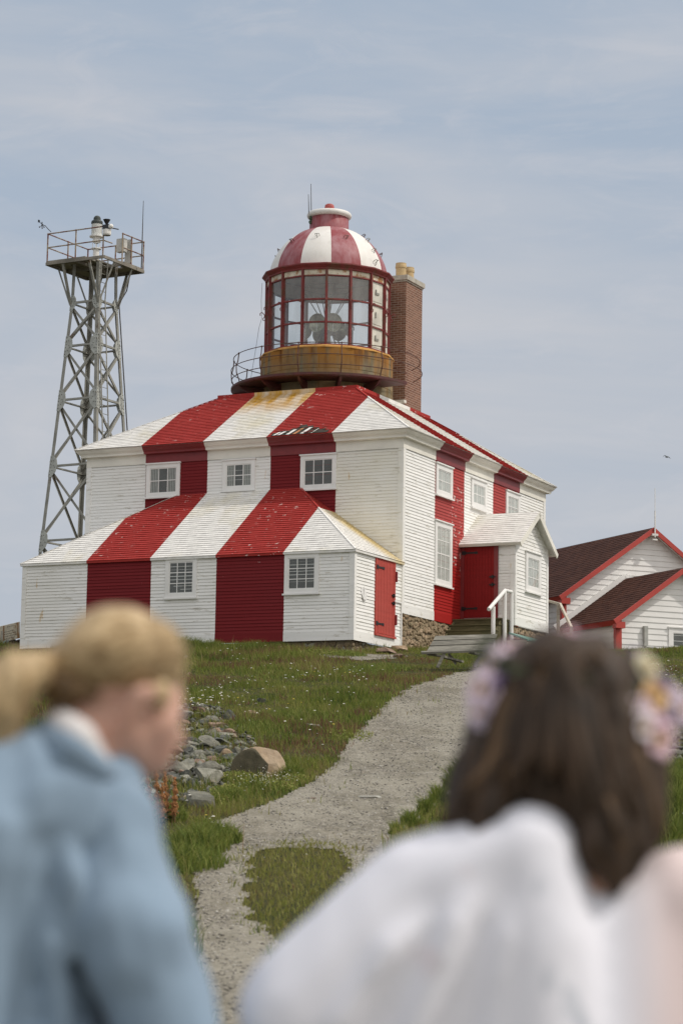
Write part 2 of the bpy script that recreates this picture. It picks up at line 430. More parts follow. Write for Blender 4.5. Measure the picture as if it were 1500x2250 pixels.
# ------------------------------------------------------------------ mesh building
class MB:
    def __init__(s): s.v = []; s.f = []; s.m = []; s.off = Vector((0, 0, 0)); s.X = None
    def add(s, vs, fs, mi=0):
        o = len(s.v)
        s.v += [tuple(v) for v in vs]; s.f += [tuple(i + o for i in f) for f in fs]
        s.m += [mi] * len(fs)
    def quad(s, a, b, c, d, mi=0): s.add([a, b, c, d], [(0, 1, 2, 3)], mi)
    def poly(s, pts, mi=0): s.add(pts, [tuple(range(len(pts)))], mi)
    def box(s, x0, x1, y0, y1, z0, z1, mi=0):
        s.add([(x, y, z) for z in (z0, z1) for y in (y0, y1) for x in (x0, x1)],
              [(0,2,3,1), (4,5,7,6), (0,1,5,4), (2,6,7,3), (0,4,6,2), (1,3,7,5)], mi)
    def beam(s, p0, p1, w, h=None, up=(0,0,1), mi=0, L=0):
        p0, p1 = Vector(p0), Vector(p1); h = h or w
        d = (p1 - p0).normalized(); u = Vector(up)
        if abs(d.dot(u)) > .98: u = Vector((0, 1, 0))
        a = d.cross(u).normalized(); b = a.cross(d).normalized()
        if L:   # angle iron: two thin legs
            t = L
            for (q0, q1, r0, r1) in ((-w/2, w/2, -h/2, -h/2 + t), (-w/2, -w/2 + t, -h/2 + t, h/2)):
                vs = [p + a * x + b * y for p in (p0, p1) for x, y in ((q0, r0), (q1, r0), (q1, r1), (q0, r1))]
                s.add(vs, [(0,1,2,3), (7,6,5,4), (0,4,5,1), (1,5,6,2), (2,6,7,3), (3,7,4,0)], mi)
            return
        vs = [p + a * x + b * y for p in (p0, p1) for x, y in ((-w/2,-h/2), (w/2,-h/2), (w/2,h/2), (-w/2,h/2))]
        s.add(vs, [(0,1,2,3), (7,6,5,4), (0,4,5,1), (1,5,6,2), (2,6,7,3), (3,7,4,0)], mi)
    def tube(s, pts, r, n=8, mi=0, cap=True, closed=False):
        pts = [Vector(p) for p in pts]; k = len(pts)
        rs = r if isinstance(r, (list, tuple)) else [r] * k
        o = len(s.v); prev = None
        for i, p in enumerate(pts):
            if closed: d = pts[(i+1) % k] - pts[i-1]
            else: d = (pts[min(i+1, k-1)] - pts[max(i-1, 0)])
            d = d.normalized() if d.length > 1e-9 else Vector((0,0,1))
            u = Vector((0,0,1)) if prev is None else prev
            if abs(d.dot(u)) > .97: u = Vector((1,0,0)) if abs(d.x) < .9 else Vector((0,1,0))
            a = (u - d * u.dot(d)).normalized(); b = d.cross(a); prev = a
            for j in range(n):
                t = 2*math.pi*j/n
                s.v.append(tuple(p + (a*math.cos(t) + b*math.sin(t)) * rs[i]))
        for i in range(k if closed else k-1):
            for j in range(n):
                i2 = (i+1) % k
                s.f.append((o+i*n+j, o+i*n+(j+1)%n, o+i2*n+(j+1)%n, o+i2*n+j)); s.m.append(mi)
        if cap and not closed:
            s.f.append(tuple(o+j for j in reversed(range(n)))); s.m.append(mi)
            s.f.append(tuple(o+(k-1)*n+j for j in range(n))); s.m.append(mi)
    def lathe(s, prof, cx, cy, n=32, a0=0.0, mi=0, fm=None, arc=None):
        o = len(s.v); full = arc is None; tot = 2*math.pi if full else arc; cnt = n if full else n+1
        for (r, z) in prof:
            for j in range(cnt):
                t = a0 + tot*j/n
                s.v.append((cx + r*math.cos(t), cy + r*math.sin(t), z))
        for i in range(len(prof)-1):
            for j in range(n):
                j2 = (j+1) % cnt if full else j+1
                s.f.append((o+i*cnt+j, o+i*cnt+j2, o+(i+1)*cnt+j2, o+(i+1)*cnt+j)); s.m.append(fm(j, i) if fm else mi)
    def ball(s, c, r, n=10, mi=0, sc=(1,1,1)):
        o = len(s.v); m = n//2 + 1
        for i in range(m+1):
            p = math.pi*i/m
            for j in range(n):
                t = 2*math.pi*j/n
                s.v.append((c[0]+r*sc[0]*math.sin(p)*math.cos(t), c[1]+r*sc[1]*math.sin(p)*math.sin(t), c[2]+r*sc[2]*math.cos(p)))
        for i in range(m):
            for j in range(n):
                s.f.append((o+i*n+j, o+(i+1)*n+j, o+(i+1)*n+(j+1)%n, o+i*n+(j+1)%n)); s.m.append(mi)
    def build(s, name, mats, parent=None, smooth=False, off=None):
        me = bpy.data.meshes.new(name)
        vs = s.v
        if off is not None: vs = [(x-off[0], y-off[1], z-off[2]) for x, y, z in s.v]
        me.from_pydata(vs, [], s.f)
        for m in (mats if isinstance(mats, (list, tuple)) else [mats]): me.materials.append(m)
        if len(me.polygons) == len(s.m): me.polygons.foreach_set('material_index', s.m)
        if smooth: me.polygons.foreach_set('use_smooth', [True]*len(me.polygons))
        me.validate(); me.update()
        o = bpy.data.objects.new(name, me); COL.objects.link(o)
        if off is not None and parent is None: o.location = off
        if parent is not None: o.parent = parent
        return o
def tag(o, label=None, cat=None, group=None, kind=None):
    if label: o['label'] = label
    if cat: o['category'] = cat
    if group: o['group'] = group
    if kind: o['kind'] = kind
    return o
def empty(name, loc, rz=0, label=None, cat=None, group=None):
    o = bpy.data.objects.new(name, None); COL.objects.link(o); o.location = loc; o.rotation_euler = (0, 0, rz)
    o.empty_display_size = .2
    return tag(o, label, cat, group)

# ------------------------------------------------------------------ ground
def grid_axis(segs):
    out = []
    for a, b, st in segs:
        n = max(1, round((b-a)/st)); out += [a+(b-a)*i/n for i in range(n)]
    return np.array(out+[segs[-1][1]])
gx_ = grid_axis([(-400, -60, 34), (-60, -16, 2.2), (-16, -10, .6), (-10, 13, .22), (13, 24, .8), (24, 70, 3), (70, 400, 33)])
gy_ = grid_axis([(-120, -10, 11), (-10, 14, 1.0), (14, 66, .25), (66, 100, 1.0), (100, 240, 7), (240, 500, 26)])
XX, YY = np.meshgrid(gx_, gy_)
ZZ = terrain(XX, YY)
nx, ny = len(gx_), len(gy_)
me = bpy.data.meshes.new('ground')
co = np.stack([XX, YY, ZZ], -1).reshape(-1, 3).astype(np.float32)
I = np.arange(nx*ny).reshape(ny, nx)
qf = np.stack([I[:-1, :-1], I[:-1, 1:], I[1:, 1:], I[1:, :-1]], -1).reshape(-1, 4)
def np_mesh(me, co, quads=None, tris=None):
    fl = []; ls = []; tot = 0
    k = 4 if quads is not None else 3
    f = quads if quads is not None else tris
    me.vertices.add(len(co)); me.vertices.foreach_set('co', np.ascontiguousarray(co, np.float32).ravel())
    me.loops.add(f.size); me.loops.foreach_set('vertex_index', np.ascontiguousarray(f, np.int32).ravel())
    me.polygons.add(len(f)); me.polygons.foreach_set('loop_start', np.arange(0, f.size, k, dtype=np.int32))
    me.update(calc_edges=True)
np_mesh(me, co, quads=qf)
me.polygons.foreach_set('use_smooth', [True]*len(me.polygons))
t = NT('soil_and_thatch')
c = t.mix(t.ramp(t.noise(1.1, 6, .6), [(.35, 0.0), (.65, 1.0)]), (.050, .058, .020), (.095, .082, .040))
c = t.mix(t.ramp(t.noise(9, 6, .7), [(.4, 0.0), (.7, .7)]), c, (.040, .042, .016))
t.color(c).set(.95, 0, .1).bump(t.noise(14, 8, .7), .8, .05)
me.materials.append(t.m)
g_ob = bpy.data.objects.new('ground', me); COL.objects.link(g_ob); tag(g_ob, kind='structure')

# gravel path outlines, surveyed on the slope
def survey(pts): return [tuple(on_ground(*p)[:2]) for p in pts]
LEFT_EDGE = survey([(1075, 1462), (1040, 1474), (1000, 1480), (940, 1497), (882, 1520), (845, 1548), (822, 1575), (782, 1612), (760, 1640), (745, 1668), (712, 1700), (668, 1728),
                    (610, 1757), (560, 1778), (500, 1797), (462, 1810), (470, 1830), (492, 1845), (497, 1868), (470, 1885), (432, 1898), (425, 1925), (434, 1990), (428, 2050), (436, 2130), (452, 2200), (470, 2260)])
RIGHT_EDGE = survey([(1170, 1462), (1190, 1480), (1170, 1540), (1120, 1620), (1060, 1690), (1000, 1745), (930, 1790), (880, 1830), (840, 1870), (850, 1930), (830, 2010), (800, 2120), (790, 2260)])
LEFT_EDGE += [(-1.5, 15.0), (-1.6, 10.0), (-1.4, -4.0)]
RIGHT_EDGE += [(1.2, 15.0), (1.4, 10.0), (1.5, -4.0)]
PATH_POLY = LEFT_EDGE + RIGHT_EDGE[::-1]
ISLAND = survey([(532, 1870), (570, 1858), (620, 1852), (680, 1850), (740, 1856), (788, 1868), (800, 1888), (790, 1930), (760, 1985), (720, 2050), (665, 2120), (610, 2130), (592, 2085), (570, 2050), (530, 2030), (512, 1990), (520, 1950), (528, 1910)])
_ic = (sum(p[0] for p in ISLAND)/len(ISLAND), sum(p[1] for p in ISLAND)/len(ISLAND))
ISLAND_CORE = [(_ic[0]+(a-_ic[0])*.80, _ic[1]+(b-_ic[1])*.86) for a, b in ISLAND]
DIRT = survey([(700, 1442), (735, 1436), (800, 1438), (865, 1440), (900, 1442), (860, 1449), (790, 1452), (740, 1448)])
def in_poly(x, y, poly):
    x = np.asarray(x); y = np.asarray(y); inside = np.zeros(x.shape, bool); j = len(poly)-1
    for i in range(len(poly)):
        xi, yi = poly[i]; xj, yj = poly[j]
        if yi != yj:
            cnd = ((yi > y) != (yj > y)) & (x < (xj-xi)*(y-yi)/(yj-yi)+xi)
            inside ^= cnd
        j = i
    return inside
def wob(x, y, a=.10, s=1.0):
    return a*(np.sin(x*5.1*s+np.sin(y*3.3*s)*1.7)+np.sin(y*6.7*s+x*2.1*s+1.2)+.6*np.sin(x*17*s+y*13*s))/1.6, a*(np.sin(y*4.3*s+2+np.sin(x*4.9*s))+np.sin(x*7.7*s-y*1.9*s)+.6*np.sin(y*19*s-x*11*s))/1.6
def fbm(x, y, s, seed=0):
    v = 0
    for k_, a in ((1, 1), (2.1, .5), (4.3, .28), (9, .14)):
        v = v+a*np.sin(x*s*k_+1.7*np.sin(y*s*k_*.8+seed)+seed*2.1)*np.sin(y*s*k_*1.1+1.3*np.sin(x*s*k_*.7+seed*1.3)+seed)
    return v
def on_path(x, y, island=None):
    dx, dy = wob(x, y, .045)
    f = np.clip((y-20)/26, .35, 1.2); dx = dx*f; dy = dy*f
    # clumps of turf bite into the edge, more along the slope than across it
    return (in_poly(x+dx, y+dy*2.2, PATH_POLY) & ~(in_poly(x+dx*3.2, y+dy*6.0, island or ISLAND_CORE))) | in_poly(x+dx, y+dy*2, DIRT)
px_ = np.arange(-3.2, 6.2, .045); py_ = np.concatenate([np.arange(-4, 14, .4), np.arange(14, 64, .10)])
PXX, PYY = np.meshgrid(px_, py_)
nxp, nyp = len(px_), len(py_)
cxm, cym = (PXX[:-1, :-1]+PXX[1:, 1:])/2, (PYY[:-1, :-1]+PYY[1:, 1:])/2
mask = on_path(cxm, cym)
I = np.arange(nxp*nyp).reshape(nyp, nxp)
qf = np.stack([I[:-1, :-1], I[:-1, 1:], I[1:, 1:], I[1:, :-1]], -1)[mask]
bump = .004*(1+np.sin(PXX*9+PYY*3)*np.sin(PYY*2.1))
co = np.stack([PXX, PYY, terrain(PXX, PYY)+.007+bump], -1).reshape(-1, 3)
used = np.unique(qf); remap = np.full(nxp*nyp, -1); remap[used] = np.arange(len(used))
me = bpy.data.meshes.new('path'); np_mesh(me, co[used], quads=remap[qf])
me.polygons.foreach_set('use_smooth', [True]*len(me.polygons))
t = NT('grey_gravel')
v1 = t.voronoi(26, out='Color'); s1c = t.n.new('ShaderNodeSeparateColor'); t.l.new(v1, s1c.inputs[0])
c = t.ramp(s1c.outputs[0], [(0, (.13, .12, .10)), (.4, (.25, .235, .20)), (.75, (.34, .32, .275)), (1, (.52, .49, .43))])
c = t.mix(t.ramp(t.noise(38, 4, .7), [(.45, 0.0), (.70, .8)]), c, (.15, .14, .115))
c = t.mix(t.ramp(t.noise(.9, 5, .6, dist=.5), [(.35, 0.0), (.65, .55)]), c, (.37, .345, .285))
c = t.mix(t.ramp(t.noise(2.2, 5, .65, t.coord(loc=(3, 7, 1))), [(.55, 0.0), (.72, .5)]), c, (.23, .20, .15))
o = t.sep()
# two worn wheel-wide tracks of finer, paler grit and scattered damp hollows
wv = t.noise(.55, 3, .5, t.coord((1, .35, 1)))
c = t.mix(t.ramp(wv, [(.42, .0), (.52, .55), (.62, .0)]), c, (.40, .38, .325))
c = t.mix(t.ramp(t.noise(1.3, 6, .7, t.coord((1, .6, 1), loc=(9, 3, 2))), [(.50, 0.0), (.66, .6)]), c, (.17, .155, .115))
c = t.mix(1.0, c, (.92, .90, .86), 'MULTIPLY')
t.color(c).set(.95, 0, .15).bump(t.math('ADD', s1c.outputs[1], t.noise(60, 3)), .9, .02)
me.materials.append(t.m)
path = bpy.data.objects.new('path', me); COL.objects.link(path); tag(path, kind='structure')

# loose gravel
rg = np.random.default_rng(7)
def chips(name, n, xr, yr, size, seed, filt):
    g = np.random.default_rng(seed)
    x = g.uniform(*xr, n); y = yr[0]+(yr[1]-yr[0])*g.random(n)**1.2
    k = filt(x, y); x, y = x[k], y[k]; n = len(x)
    base = np.array([(1,0,0), (0,1,0), (-1,0,0), (0,-1,0), (0,0,1), (0,0,-.4)], float)
    tri = np.array([(0,1,4), (1,2,4), (2,3,4), (3,0,4), (1,0,5), (2,1,5), (3,2,5), (0,3,5)])
    s = size*(.5+g.random(n)**3*1.8); a = g.uniform(0, 6.28, n)
    V = base[None]*(1+.35*g.standard_normal((n, 6, 1)))*np.stack([s*g.uniform(.8, 1.5, n), s, s*.6], -1)[:, None]
    c_, s_ = np.cos(a)[:, None], np.sin(a)[:, None]
    V = np.stack([V[..., 0]*c_-V[..., 1]*s_, V[..., 0]*s_+V[..., 1]*c_, V[..., 2]], -1)
    V += np.stack([x, y, terrain(x, y)+.012], -1)[:, None]
    T = tri[None]+(np.arange(n)*6)[:, None, None]
    me = bpy.data.meshes.new(name); np_mesh(me, V.reshape(-1, 3), tris=T.reshape(-1, 3))
    at_ = me.attributes.new('tone', 'FLOAT', 'POINT'); at_.data.foreach_set('value', np.repeat(g.random(n), 6).astype(np.float32))
    return me
me = chips('gravel', 150000, (-3, 6), (15, 58), .0085, 3, on_path)
t = NT('gravel_chips'); at_ = t.n.new('ShaderNodeAttribute'); at_.attribute_name = 'tone'
t.color(t.ramp(at_.outputs['Fac'], [(0, (.10, .09, .08)), (.5, (.28, .265, .23)), (.85, (.42, .39, .35)), (1, (.62, .60, .55))])).set(.9, 0, .2)
me.materials.append(t.m); gr = bpy.data.objects.new('gravel', me); COL.objects.link(gr)
tag(gr, 'loose grey gravel chips scattered over the path', 'gravel', kind='stuff')

# footprints of the buildings, where nothing grows
_RM = Matrix.Translation((1.5392, 60, 6.5)) @ Matrix.Rotation(-YAW, 4, 'Z')
def rw(x0, x1, y0, y1): return [tuple((_RM @ Vector(p))[:2]) for p in ((x0, y0, 0), (x1, y0, 0), (x1, y1, 0), (x0, y1, 0))]
FOOT = [rw(-9.5, .05, -2.75, 10.1), rw(0, 1.5, 2.6, 6.3)]
RUB = survey([(350, 1560), (420, 1545), (500, 1560), (560, 1630), (545, 1700), (500, 1735), (440, 1770), (340, 1760), (200, 1700), (200, 1560)])
RUB2 = survey([(1400, 1490), (1540, 1490), (1560, 1665), (1500, 1690), (1400, 1640)])

# grass: many thin bent blades
def blades(name, n, xr, yr, seed, keep, hfun, width=.008, tones=None, bias=1.0):
    g = np.random.default_rng(seed)
    x = g.uniform(*xr, n); y = yr[0]+(yr[1]-yr[0])*g.random(n)**bias
    k = keep(x, y, g); x, y = x[k], y[k]; n = len(x)
    h = hfun(x, y, g); a = g.uniform(0, 6.283, n); lean = g.uniform(.1, .75, n)*h; la = g.uniform(0, 6.283, n)*.35+3.4
    w = width*(.6+.8*g.random(n))
    z = terrain(x, y)-.01
    dx, dy = np.cos(a)*w, np.sin(a)*w; lx, ly = np.cos(la)*lean, np.sin(la)*lean
    sp = .05*g.standard_normal((n, 2)); lx += sp[:, 0]*h*4; ly += sp[:, 1]*h*4
    V = np.empty((n, 5, 3))
    V[:, 0] = np.stack([x-dx, y-dy, z], -1); V[:, 1] = np.stack([x+dx, y+dy, z], -1)
    V[:, 2] = np.stack([x+dx*.7+lx*.3, y+dy*.7+ly*.3, z+h*.6], -1); V[:, 3] = np.stack([x-dx*.7+lx*.3, y-dy*.7+ly*.3, z+h*.6], -1)
    V[:, 4] = np.stack([x+lx, y+ly, z+h], -1)
    T = np.array([(0,1,2), (0,2,3), (3,2,4)])[None]+(np.arange(n)*5)[:, None, None]
    me = bpy.data.meshes.new(name); np_mesh(me, V.reshape(-1, 3), tris=T.reshape(-1, 3))
    tone = tones(x, y, g) if tones is not None else g.random(n)
    at_ = me.attributes.new('tone', 'FLOAT', 'POINT'); at_.data.foreach_set('value', np.repeat(tone, 5).astype(np.float32))
    return me
def t_grass(name='grass_blades'):
    t = NT(name); at_ = t.n.new('ShaderNodeAttribute'); at_.attribute_name = 'tone'
    c = t.ramp(at_.outputs['Fac'], [(0, (.060, .092, .020)), (.25, (.150, .205, .038)), (.5, (.265, .285, .064)), (.68, (.31, .285, .10)), (.82, (.25, .21, .085)), (.92, (.23, .13, .075)), (1.0, (.19, .085, .070))])
    t.color(c).set(.65, 0, .25)
    t.b.inputs['Subsurface Weight'].default_value = 0
    tr = t.n.new('ShaderNodeBsdfTranslucent'); t.l.new(c, tr.inputs[0]); mx = t.n.new('ShaderNodeMixShader'); mx.inputs[0].default_value = .25
    t.l.new(t.b.outputs[0], mx.inputs[1]); t.l.new(tr.outputs[0], mx.inputs[2]); t.l.new(mx.outputs[0], t.out.inputs[0])
    return t.m
M['grass'] = t_grass()
def free(x, y):
    k = ~on_path(x, y, ISLAND)
    for f in FOOT: k &= ~in_poly(x, y, f)
    return k
def keep_main(x, y, g):
    k = free(x+g.normal(0, .05, len(x))*np.clip(y/40, .5, 1.2), y+g.normal(0, .13, len(x))*np.clip(y/40, .5, 1.2))
    for f in FOOT: k &= ~in_poly(x, y, f)
    rim = in_poly(x, y, ISLAND) & on_path(x, y); k &= ~(rim & (g.random(len(x)) > .45+.4*fbm(x, y, 4.0, 2)))
    k |= on_path(x, y) & (fbm(x, y, 1.7, 21) > 1.05) & (g.random(len(x)) < .12)
    inr = in_poly(x, y, RUB); k &= ~(inr & ((g.random(len(x)) > .12) & (fbm(x, y, 2.2, 4) < .55)))
    inr = in_poly(x, y, RUB2); k &= ~(inr & (g.random(len(x)) > .25))
    return k & (np.abs(x-.0) < y*.165+.5)
def h_main(x, y, g):
    base = .105+.07*fbm(x, y, 1.1, 1)+.045*fbm(x, y, 3, 2)
    base = np.clip(base, .035, .32)*(.6+.9*g.random(len(x))**2)
    near = in_poly(x, y, ISLAND); base = np.where(near, .045+.03*g.random(len(x)), base)
    lawn = (x > 1.2) & (y > 50) ; base = np.where(lawn, base*.55, base)
    return base
def tone_main(x, y, g):
    v = .44+.16*fbm(x, y, .8, 3)+.12*fbm(x, y, 2.6, 5)+.15*g.standard_normal(len(x))
    red = (fbm(x, y, .9, 8) > .25) & (y > 38) & (g.random(len(x)) < .5)
    v = np.where(red, .90+.1*g.random(len(x)), v)
    near = in_poly(x, y, ISLAND); v = np.where(near, .60+.08*g.standard_normal(len(x)), v)
    dry = (fbm(x, y, 1.3, 12) > .35) & (g.random(len(x)) < .4) & (y < 44)
    v = np.where(dry, .74+.08*g.standard_normal(len(x)), v)
    return np.clip(v, 0, 1)
me = blades('grass', 560000, (-9.5, 10.5), (16.5, 66), 11, keep_main, h_main, .0065, tone_main)
me.materials.append(M['grass']); o = bpy.data.objects.new('grass', me); COL.objects.link(o)
tag(o, 'rough green and reddish grass covering the slope beside the path', 'grass', kind='stuff')
# tussocks of longer grass
TUS = [(470, 1850, .34, .30), (430, 1870, .4, .34), (400, 1905, .5, .30), (640, 1712, .22, .26), (555, 1740, .25, .22), (500, 1760, .25, .22), (872, 1835, .10, .22), (900, 1815, .12, .26), (935, 1790, .12, .30), (965, 1765, .14, .32), (995, 1735, .15, .36), (1015, 1710, .2, .34),
       (430, 1430, .35, .34), (470, 1430, .4, .30), (520, 1431, .45, .26), (560, 1431, .45, .30), (610, 1430, .5, .26), (660, 1429, .4, .30), (700, 1428, .45, .30), (745, 1428, .3, .24), (400, 1430, .4, .4), (800, 1475, .7, .16), (850, 1470, .6, .15), (660, 1580, .9, .2), (560, 1600, .7, .2), (600, 1480, 1.0, .18), (760, 1440, .5, .15),
       (1475, 1760, .45, .55), (1500, 1800, .5, .50), (1455, 1800, .35, .5), (1495, 1720, .5, .45), (1530, 1760, .5, .5), (1460, 1850, .3, .4), (360, 1800, .3, .25), (1120, 1440, .3, .18)]
tx, ty, tr_, th_ = [], [], [], []
for (a, b, r_, h_) in TUS:
    q = on_ground(a, b); tx.append(q.x); ty.append(q.y); tr_.append(r_); th_.append(h_)
gg = np.random.default_rng(21); NB = 1300
dens = [int(NB*min(1, (r_/.3)**1.3)) for r_ in tr_]; cx_ = np.repeat(tx, dens); cy_ = np.repeat(ty, dens); rr_ = np.repeat(tr_, dens); hh_ = np.repeat(th_, dens)
ang = gg.uniform(0, 6.283, len(cx_)); rad = rr_*gg.random(len(cx_))**.6
TXs, TYs = cx_+np.cos(ang)*rad, cy_+np.sin(ang)*rad*1.2
def mk(x_, y_, h_, tone_, name, width=.007):
    n = len(x_); g = gg; a = g.uniform(0, 6.283, n); la = g.uniform(0, 6.283, n); lean = g.uniform(.15, .8, n)*h_
    w = width*(.6+.8*g.random(n)); z = terrain(x_, y_)-.01
    dx, dy = np.cos(a)*w, np.sin(a)*w; lx, ly = np.cos(la)*lean, np.sin(la)*lean
    V = np.empty((n, 5, 3))
    V[:, 0] = np.stack([x_-dx, y_-dy, z], -1); V[:, 1] = np.stack([x_+dx, y_+dy, z], -1)
    V[:, 2] = np.stack([x_+dx*.7+lx*.25, y_+dy*.7+ly*.25, z+h_*.6], -1); V[:, 3] = np.stack([x_-dx*.7+lx*.25, y_-dy*.7+ly*.25, z+h_*.6], -1)
    V[:, 4] = np.stack([x_+lx, y_+ly, z+h_], -1)
    T = np.array([(0,1,2), (0,2,3), (3,2,4)])[None]+(np.arange(n)*5)[:, None, None]
    me = bpy.data.meshes.new(name); np_mesh(me, V.reshape(-1, 3), tris=T.reshape(-1, 3))
    at_ = me.attributes.new('tone', 'FLOAT', 'POINT'); at_.data.foreach_set('value', np.repeat(tone_, 5).astype(np.float32)); return me
fr_ = np.ones(len(TXs), bool)
for f in FOOT: fr_ &= ~in_poly(TXs, TYs, f)
hh2 = hh_*(1-.5*(rad/rr_)**2)*gg.uniform(.5, 1.15, len(rad))
me = mk(TXs[fr_], TYs[fr_], hh2[fr_], np.clip(.30+.16*gg.standard_normal(fr_.sum()), 0, .8), 'tall_grass', .006)
me.materials.append(M['grass']); o = bpy.data.objects.new('tall_grass', me); COL.objects.link(o)
tag(o, 'tufts of long dark grass along the path edges and the foot of the walls', 'grass', kind='stuff')
n = 5000; gx2, gy2 = gg.uniform(-6.5, 8, n), gg.uniform(24, 58, n)
kp = free(gx2, gy2) & ~in_poly(gx2, gy2, RUB) & (fbm(gx2, gy2, 1.4, 15) > .1); gx2, gy2 = gx2[kp], gy2[kp]
me = mk(gx2, gy2, gg.uniform(.20, .42, len(gx2)), np.clip(.78+.08*gg.standard_normal(len(gx2)), 0, 1), 'dry_stalks', .0035)
me.materials.append(M['grass']); o = bpy.data.objects.new('dry_stalks', me); COL.objects.link(o)
tag(o, 'thin pale dead grass stalks standing above the green turf', 'grass', kind='stuff')
# wildflowers: flat white yarrow heads, tiny yellow and white dots
def flowers():
    V = []; Fc = []; Tn = []
    g = random.Random(9)
    def head(x, y, z, r, tone):
        o = len(V); n = 6
        V.append((x, y, z+r*.35))
        for j in range(n):
            a = 6.283*j/n+g.random(); V.append((x+r*math.cos(a), y+r*math.sin(a), z+g.uniform(-.2, .1)*r))
        for j in range(n): Fc.append((o, o+1+j, o+1+(j+1) % n))
        Tn.extend([tone]*(n+1))
    spots = [(430, 1555, 1.0, 50), (480, 1540, .9, 34), (560, 1515, .9, 22), (400, 1560, .6, 20), (700, 1485, 1.2, 26), (745, 1500, 1.0, 22), (600, 1495, 1.6, 22), (640, 1560, 1.6, 16), (560, 1740, .45, 60), (600, 1730, .4, 60), (585, 1722, .3, 50),
             (430, 1775, .2, 8), (690, 1610, 1.6, 14), (500, 1440, 1.8, 22), (560, 1590, 1.0, 10), (740, 1560, 1.0, 10), (480, 1840, .15, 14), (1450, 1480, 1.0, 30), (1480, 1495, .8, 30), (460, 1825, .12, 10), (800, 1490, .8, 10)]
    for (a, b, r, n) in spots:
        q = on_ground(a, b)
        for i in range(int(n*.75)):
            x = q.x+g.gauss(0, r*.45); y = q.y+g.gauss(0, r*.9)
            if bool(on_path(np.array([x]), np.array([y]))[0]): continue
            small = (a in (560, 600, 585) and b > 1700)
            head(x, y, ground(x, y)+g.uniform(.10, .22), g.uniform(.008, .016) if small else g.uniform(.014, .032), 0 if g.random() < .9 else .5)
    for i in range(300):
        x = g.uniform(-6, 6); y = g.uniform(24, 58)
        if bool(on_path(np.array([x]), np.array([y]))[0]): continue
        head(x, y, ground(x, y)+g.uniform(.08, .18), g.uniform(.006, .012), g.choice((0, 0, .5, 1)))
    me = bpy.data.meshes.new('wildflowers'); me.from_pydata(V, [], Fc)
    at_ = me.attributes.new('tone', 'FLOAT', 'POINT'); at_.data.foreach_set('value', Tn)
    t = NT('petals'); an = t.n.new('ShaderNodeAttribute'); an.attribute_name = 'tone'
    t.color(t.ramp(an.outputs['Fac'], [(0, (.72, .70, .62)), (.5, (.55, .42, .05)), (1, (.55, .30, .30))])).set(.8)
    me.materials.append(t.m); o = bpy.data.objects.new('wildflowers', me); COL.objects.link(o)
    tag(o, 'small white and yellow wildflowers scattered through the grass', 'flowers', kind='stuff')
flowers()
# low herbs: leafy yellow-green clumps by the big boulder
def herbs():
    g = np.random.default_rng(31); P = []
    for (a, b, r, n) in ((520, 1715, .28, 1500), (500, 1745, .25, 1300), (600, 1735, .35, 1600), (650, 1720, .2, 700), (470, 1765, .2, 700), (700, 1440, .6, 900), (1470, 1500, .5, 900), (640, 1420, .5, 800), (770, 1620, .4, 500)):
        q = on_ground(a, b); an = g.uniform(0, 6.283, n); rd = r*g.random(n)**.5
        x, y = q.x+np.cos(an)*rd, q.y+np.sin(an)*rd*1.4
        P.append(np.stack([x, y, terrain(x, y)+g.uniform(.0, .16, n)*(1-.5*rd/r)], -1))
    P = np.concatenate(P); n = len(P); d = g.standard_normal((n, 3)); d /= np.linalg.norm(d, axis=1)[:, None]; e = np.cross(d, g.standard_normal((n, 3))); e /= np.linalg.norm(e, axis=1)[:, None]
    s = g.uniform(.010, .022, n)[:, None]
    V = np.stack([P-d*s, P+e*s*.6, P+d*s, P-e*s*.6], 1)
    me = bpy.data.meshes.new('herbs'); np_mesh(me, V.reshape(-1, 3), quads=np.arange(n*4).reshape(n, 4))
    at_ = me.attributes.new('tone', 'FLOAT', 'POINT'); at_.data.foreach_set('value', np.repeat(np.clip(.45+.16*g.standard_normal(n), 0, .75), 4).astype(np.float32))
    me.materials.append(M['grass']); o = bpy.data.objects.new('herbs', me); COL.objects.link(o)
    tag(o, 'leafy yellow-green weeds around the tan boulder and the wall foot', 'weeds', kind='stuff')
herbs()
# ------------------------------------------------------------------ lighthouse
Z0 = 5.0
ROOT = empty('lighthouse', (1.5392, 60, Z0 + EZ), -YAW,
             'red and white striped wooden lighthouse with a domed lantern, at the top of the path', 'lighthouse')
ROOT_M = Matrix.Translation((1.5392, 60, Z0 + EZ)) @ Matrix.Rotation(-YAW, 4, 'Z')
ROOT_I = ROOT_M.inverted()
rnd = random.Random(5)
def V3(*a): return Vector(a)

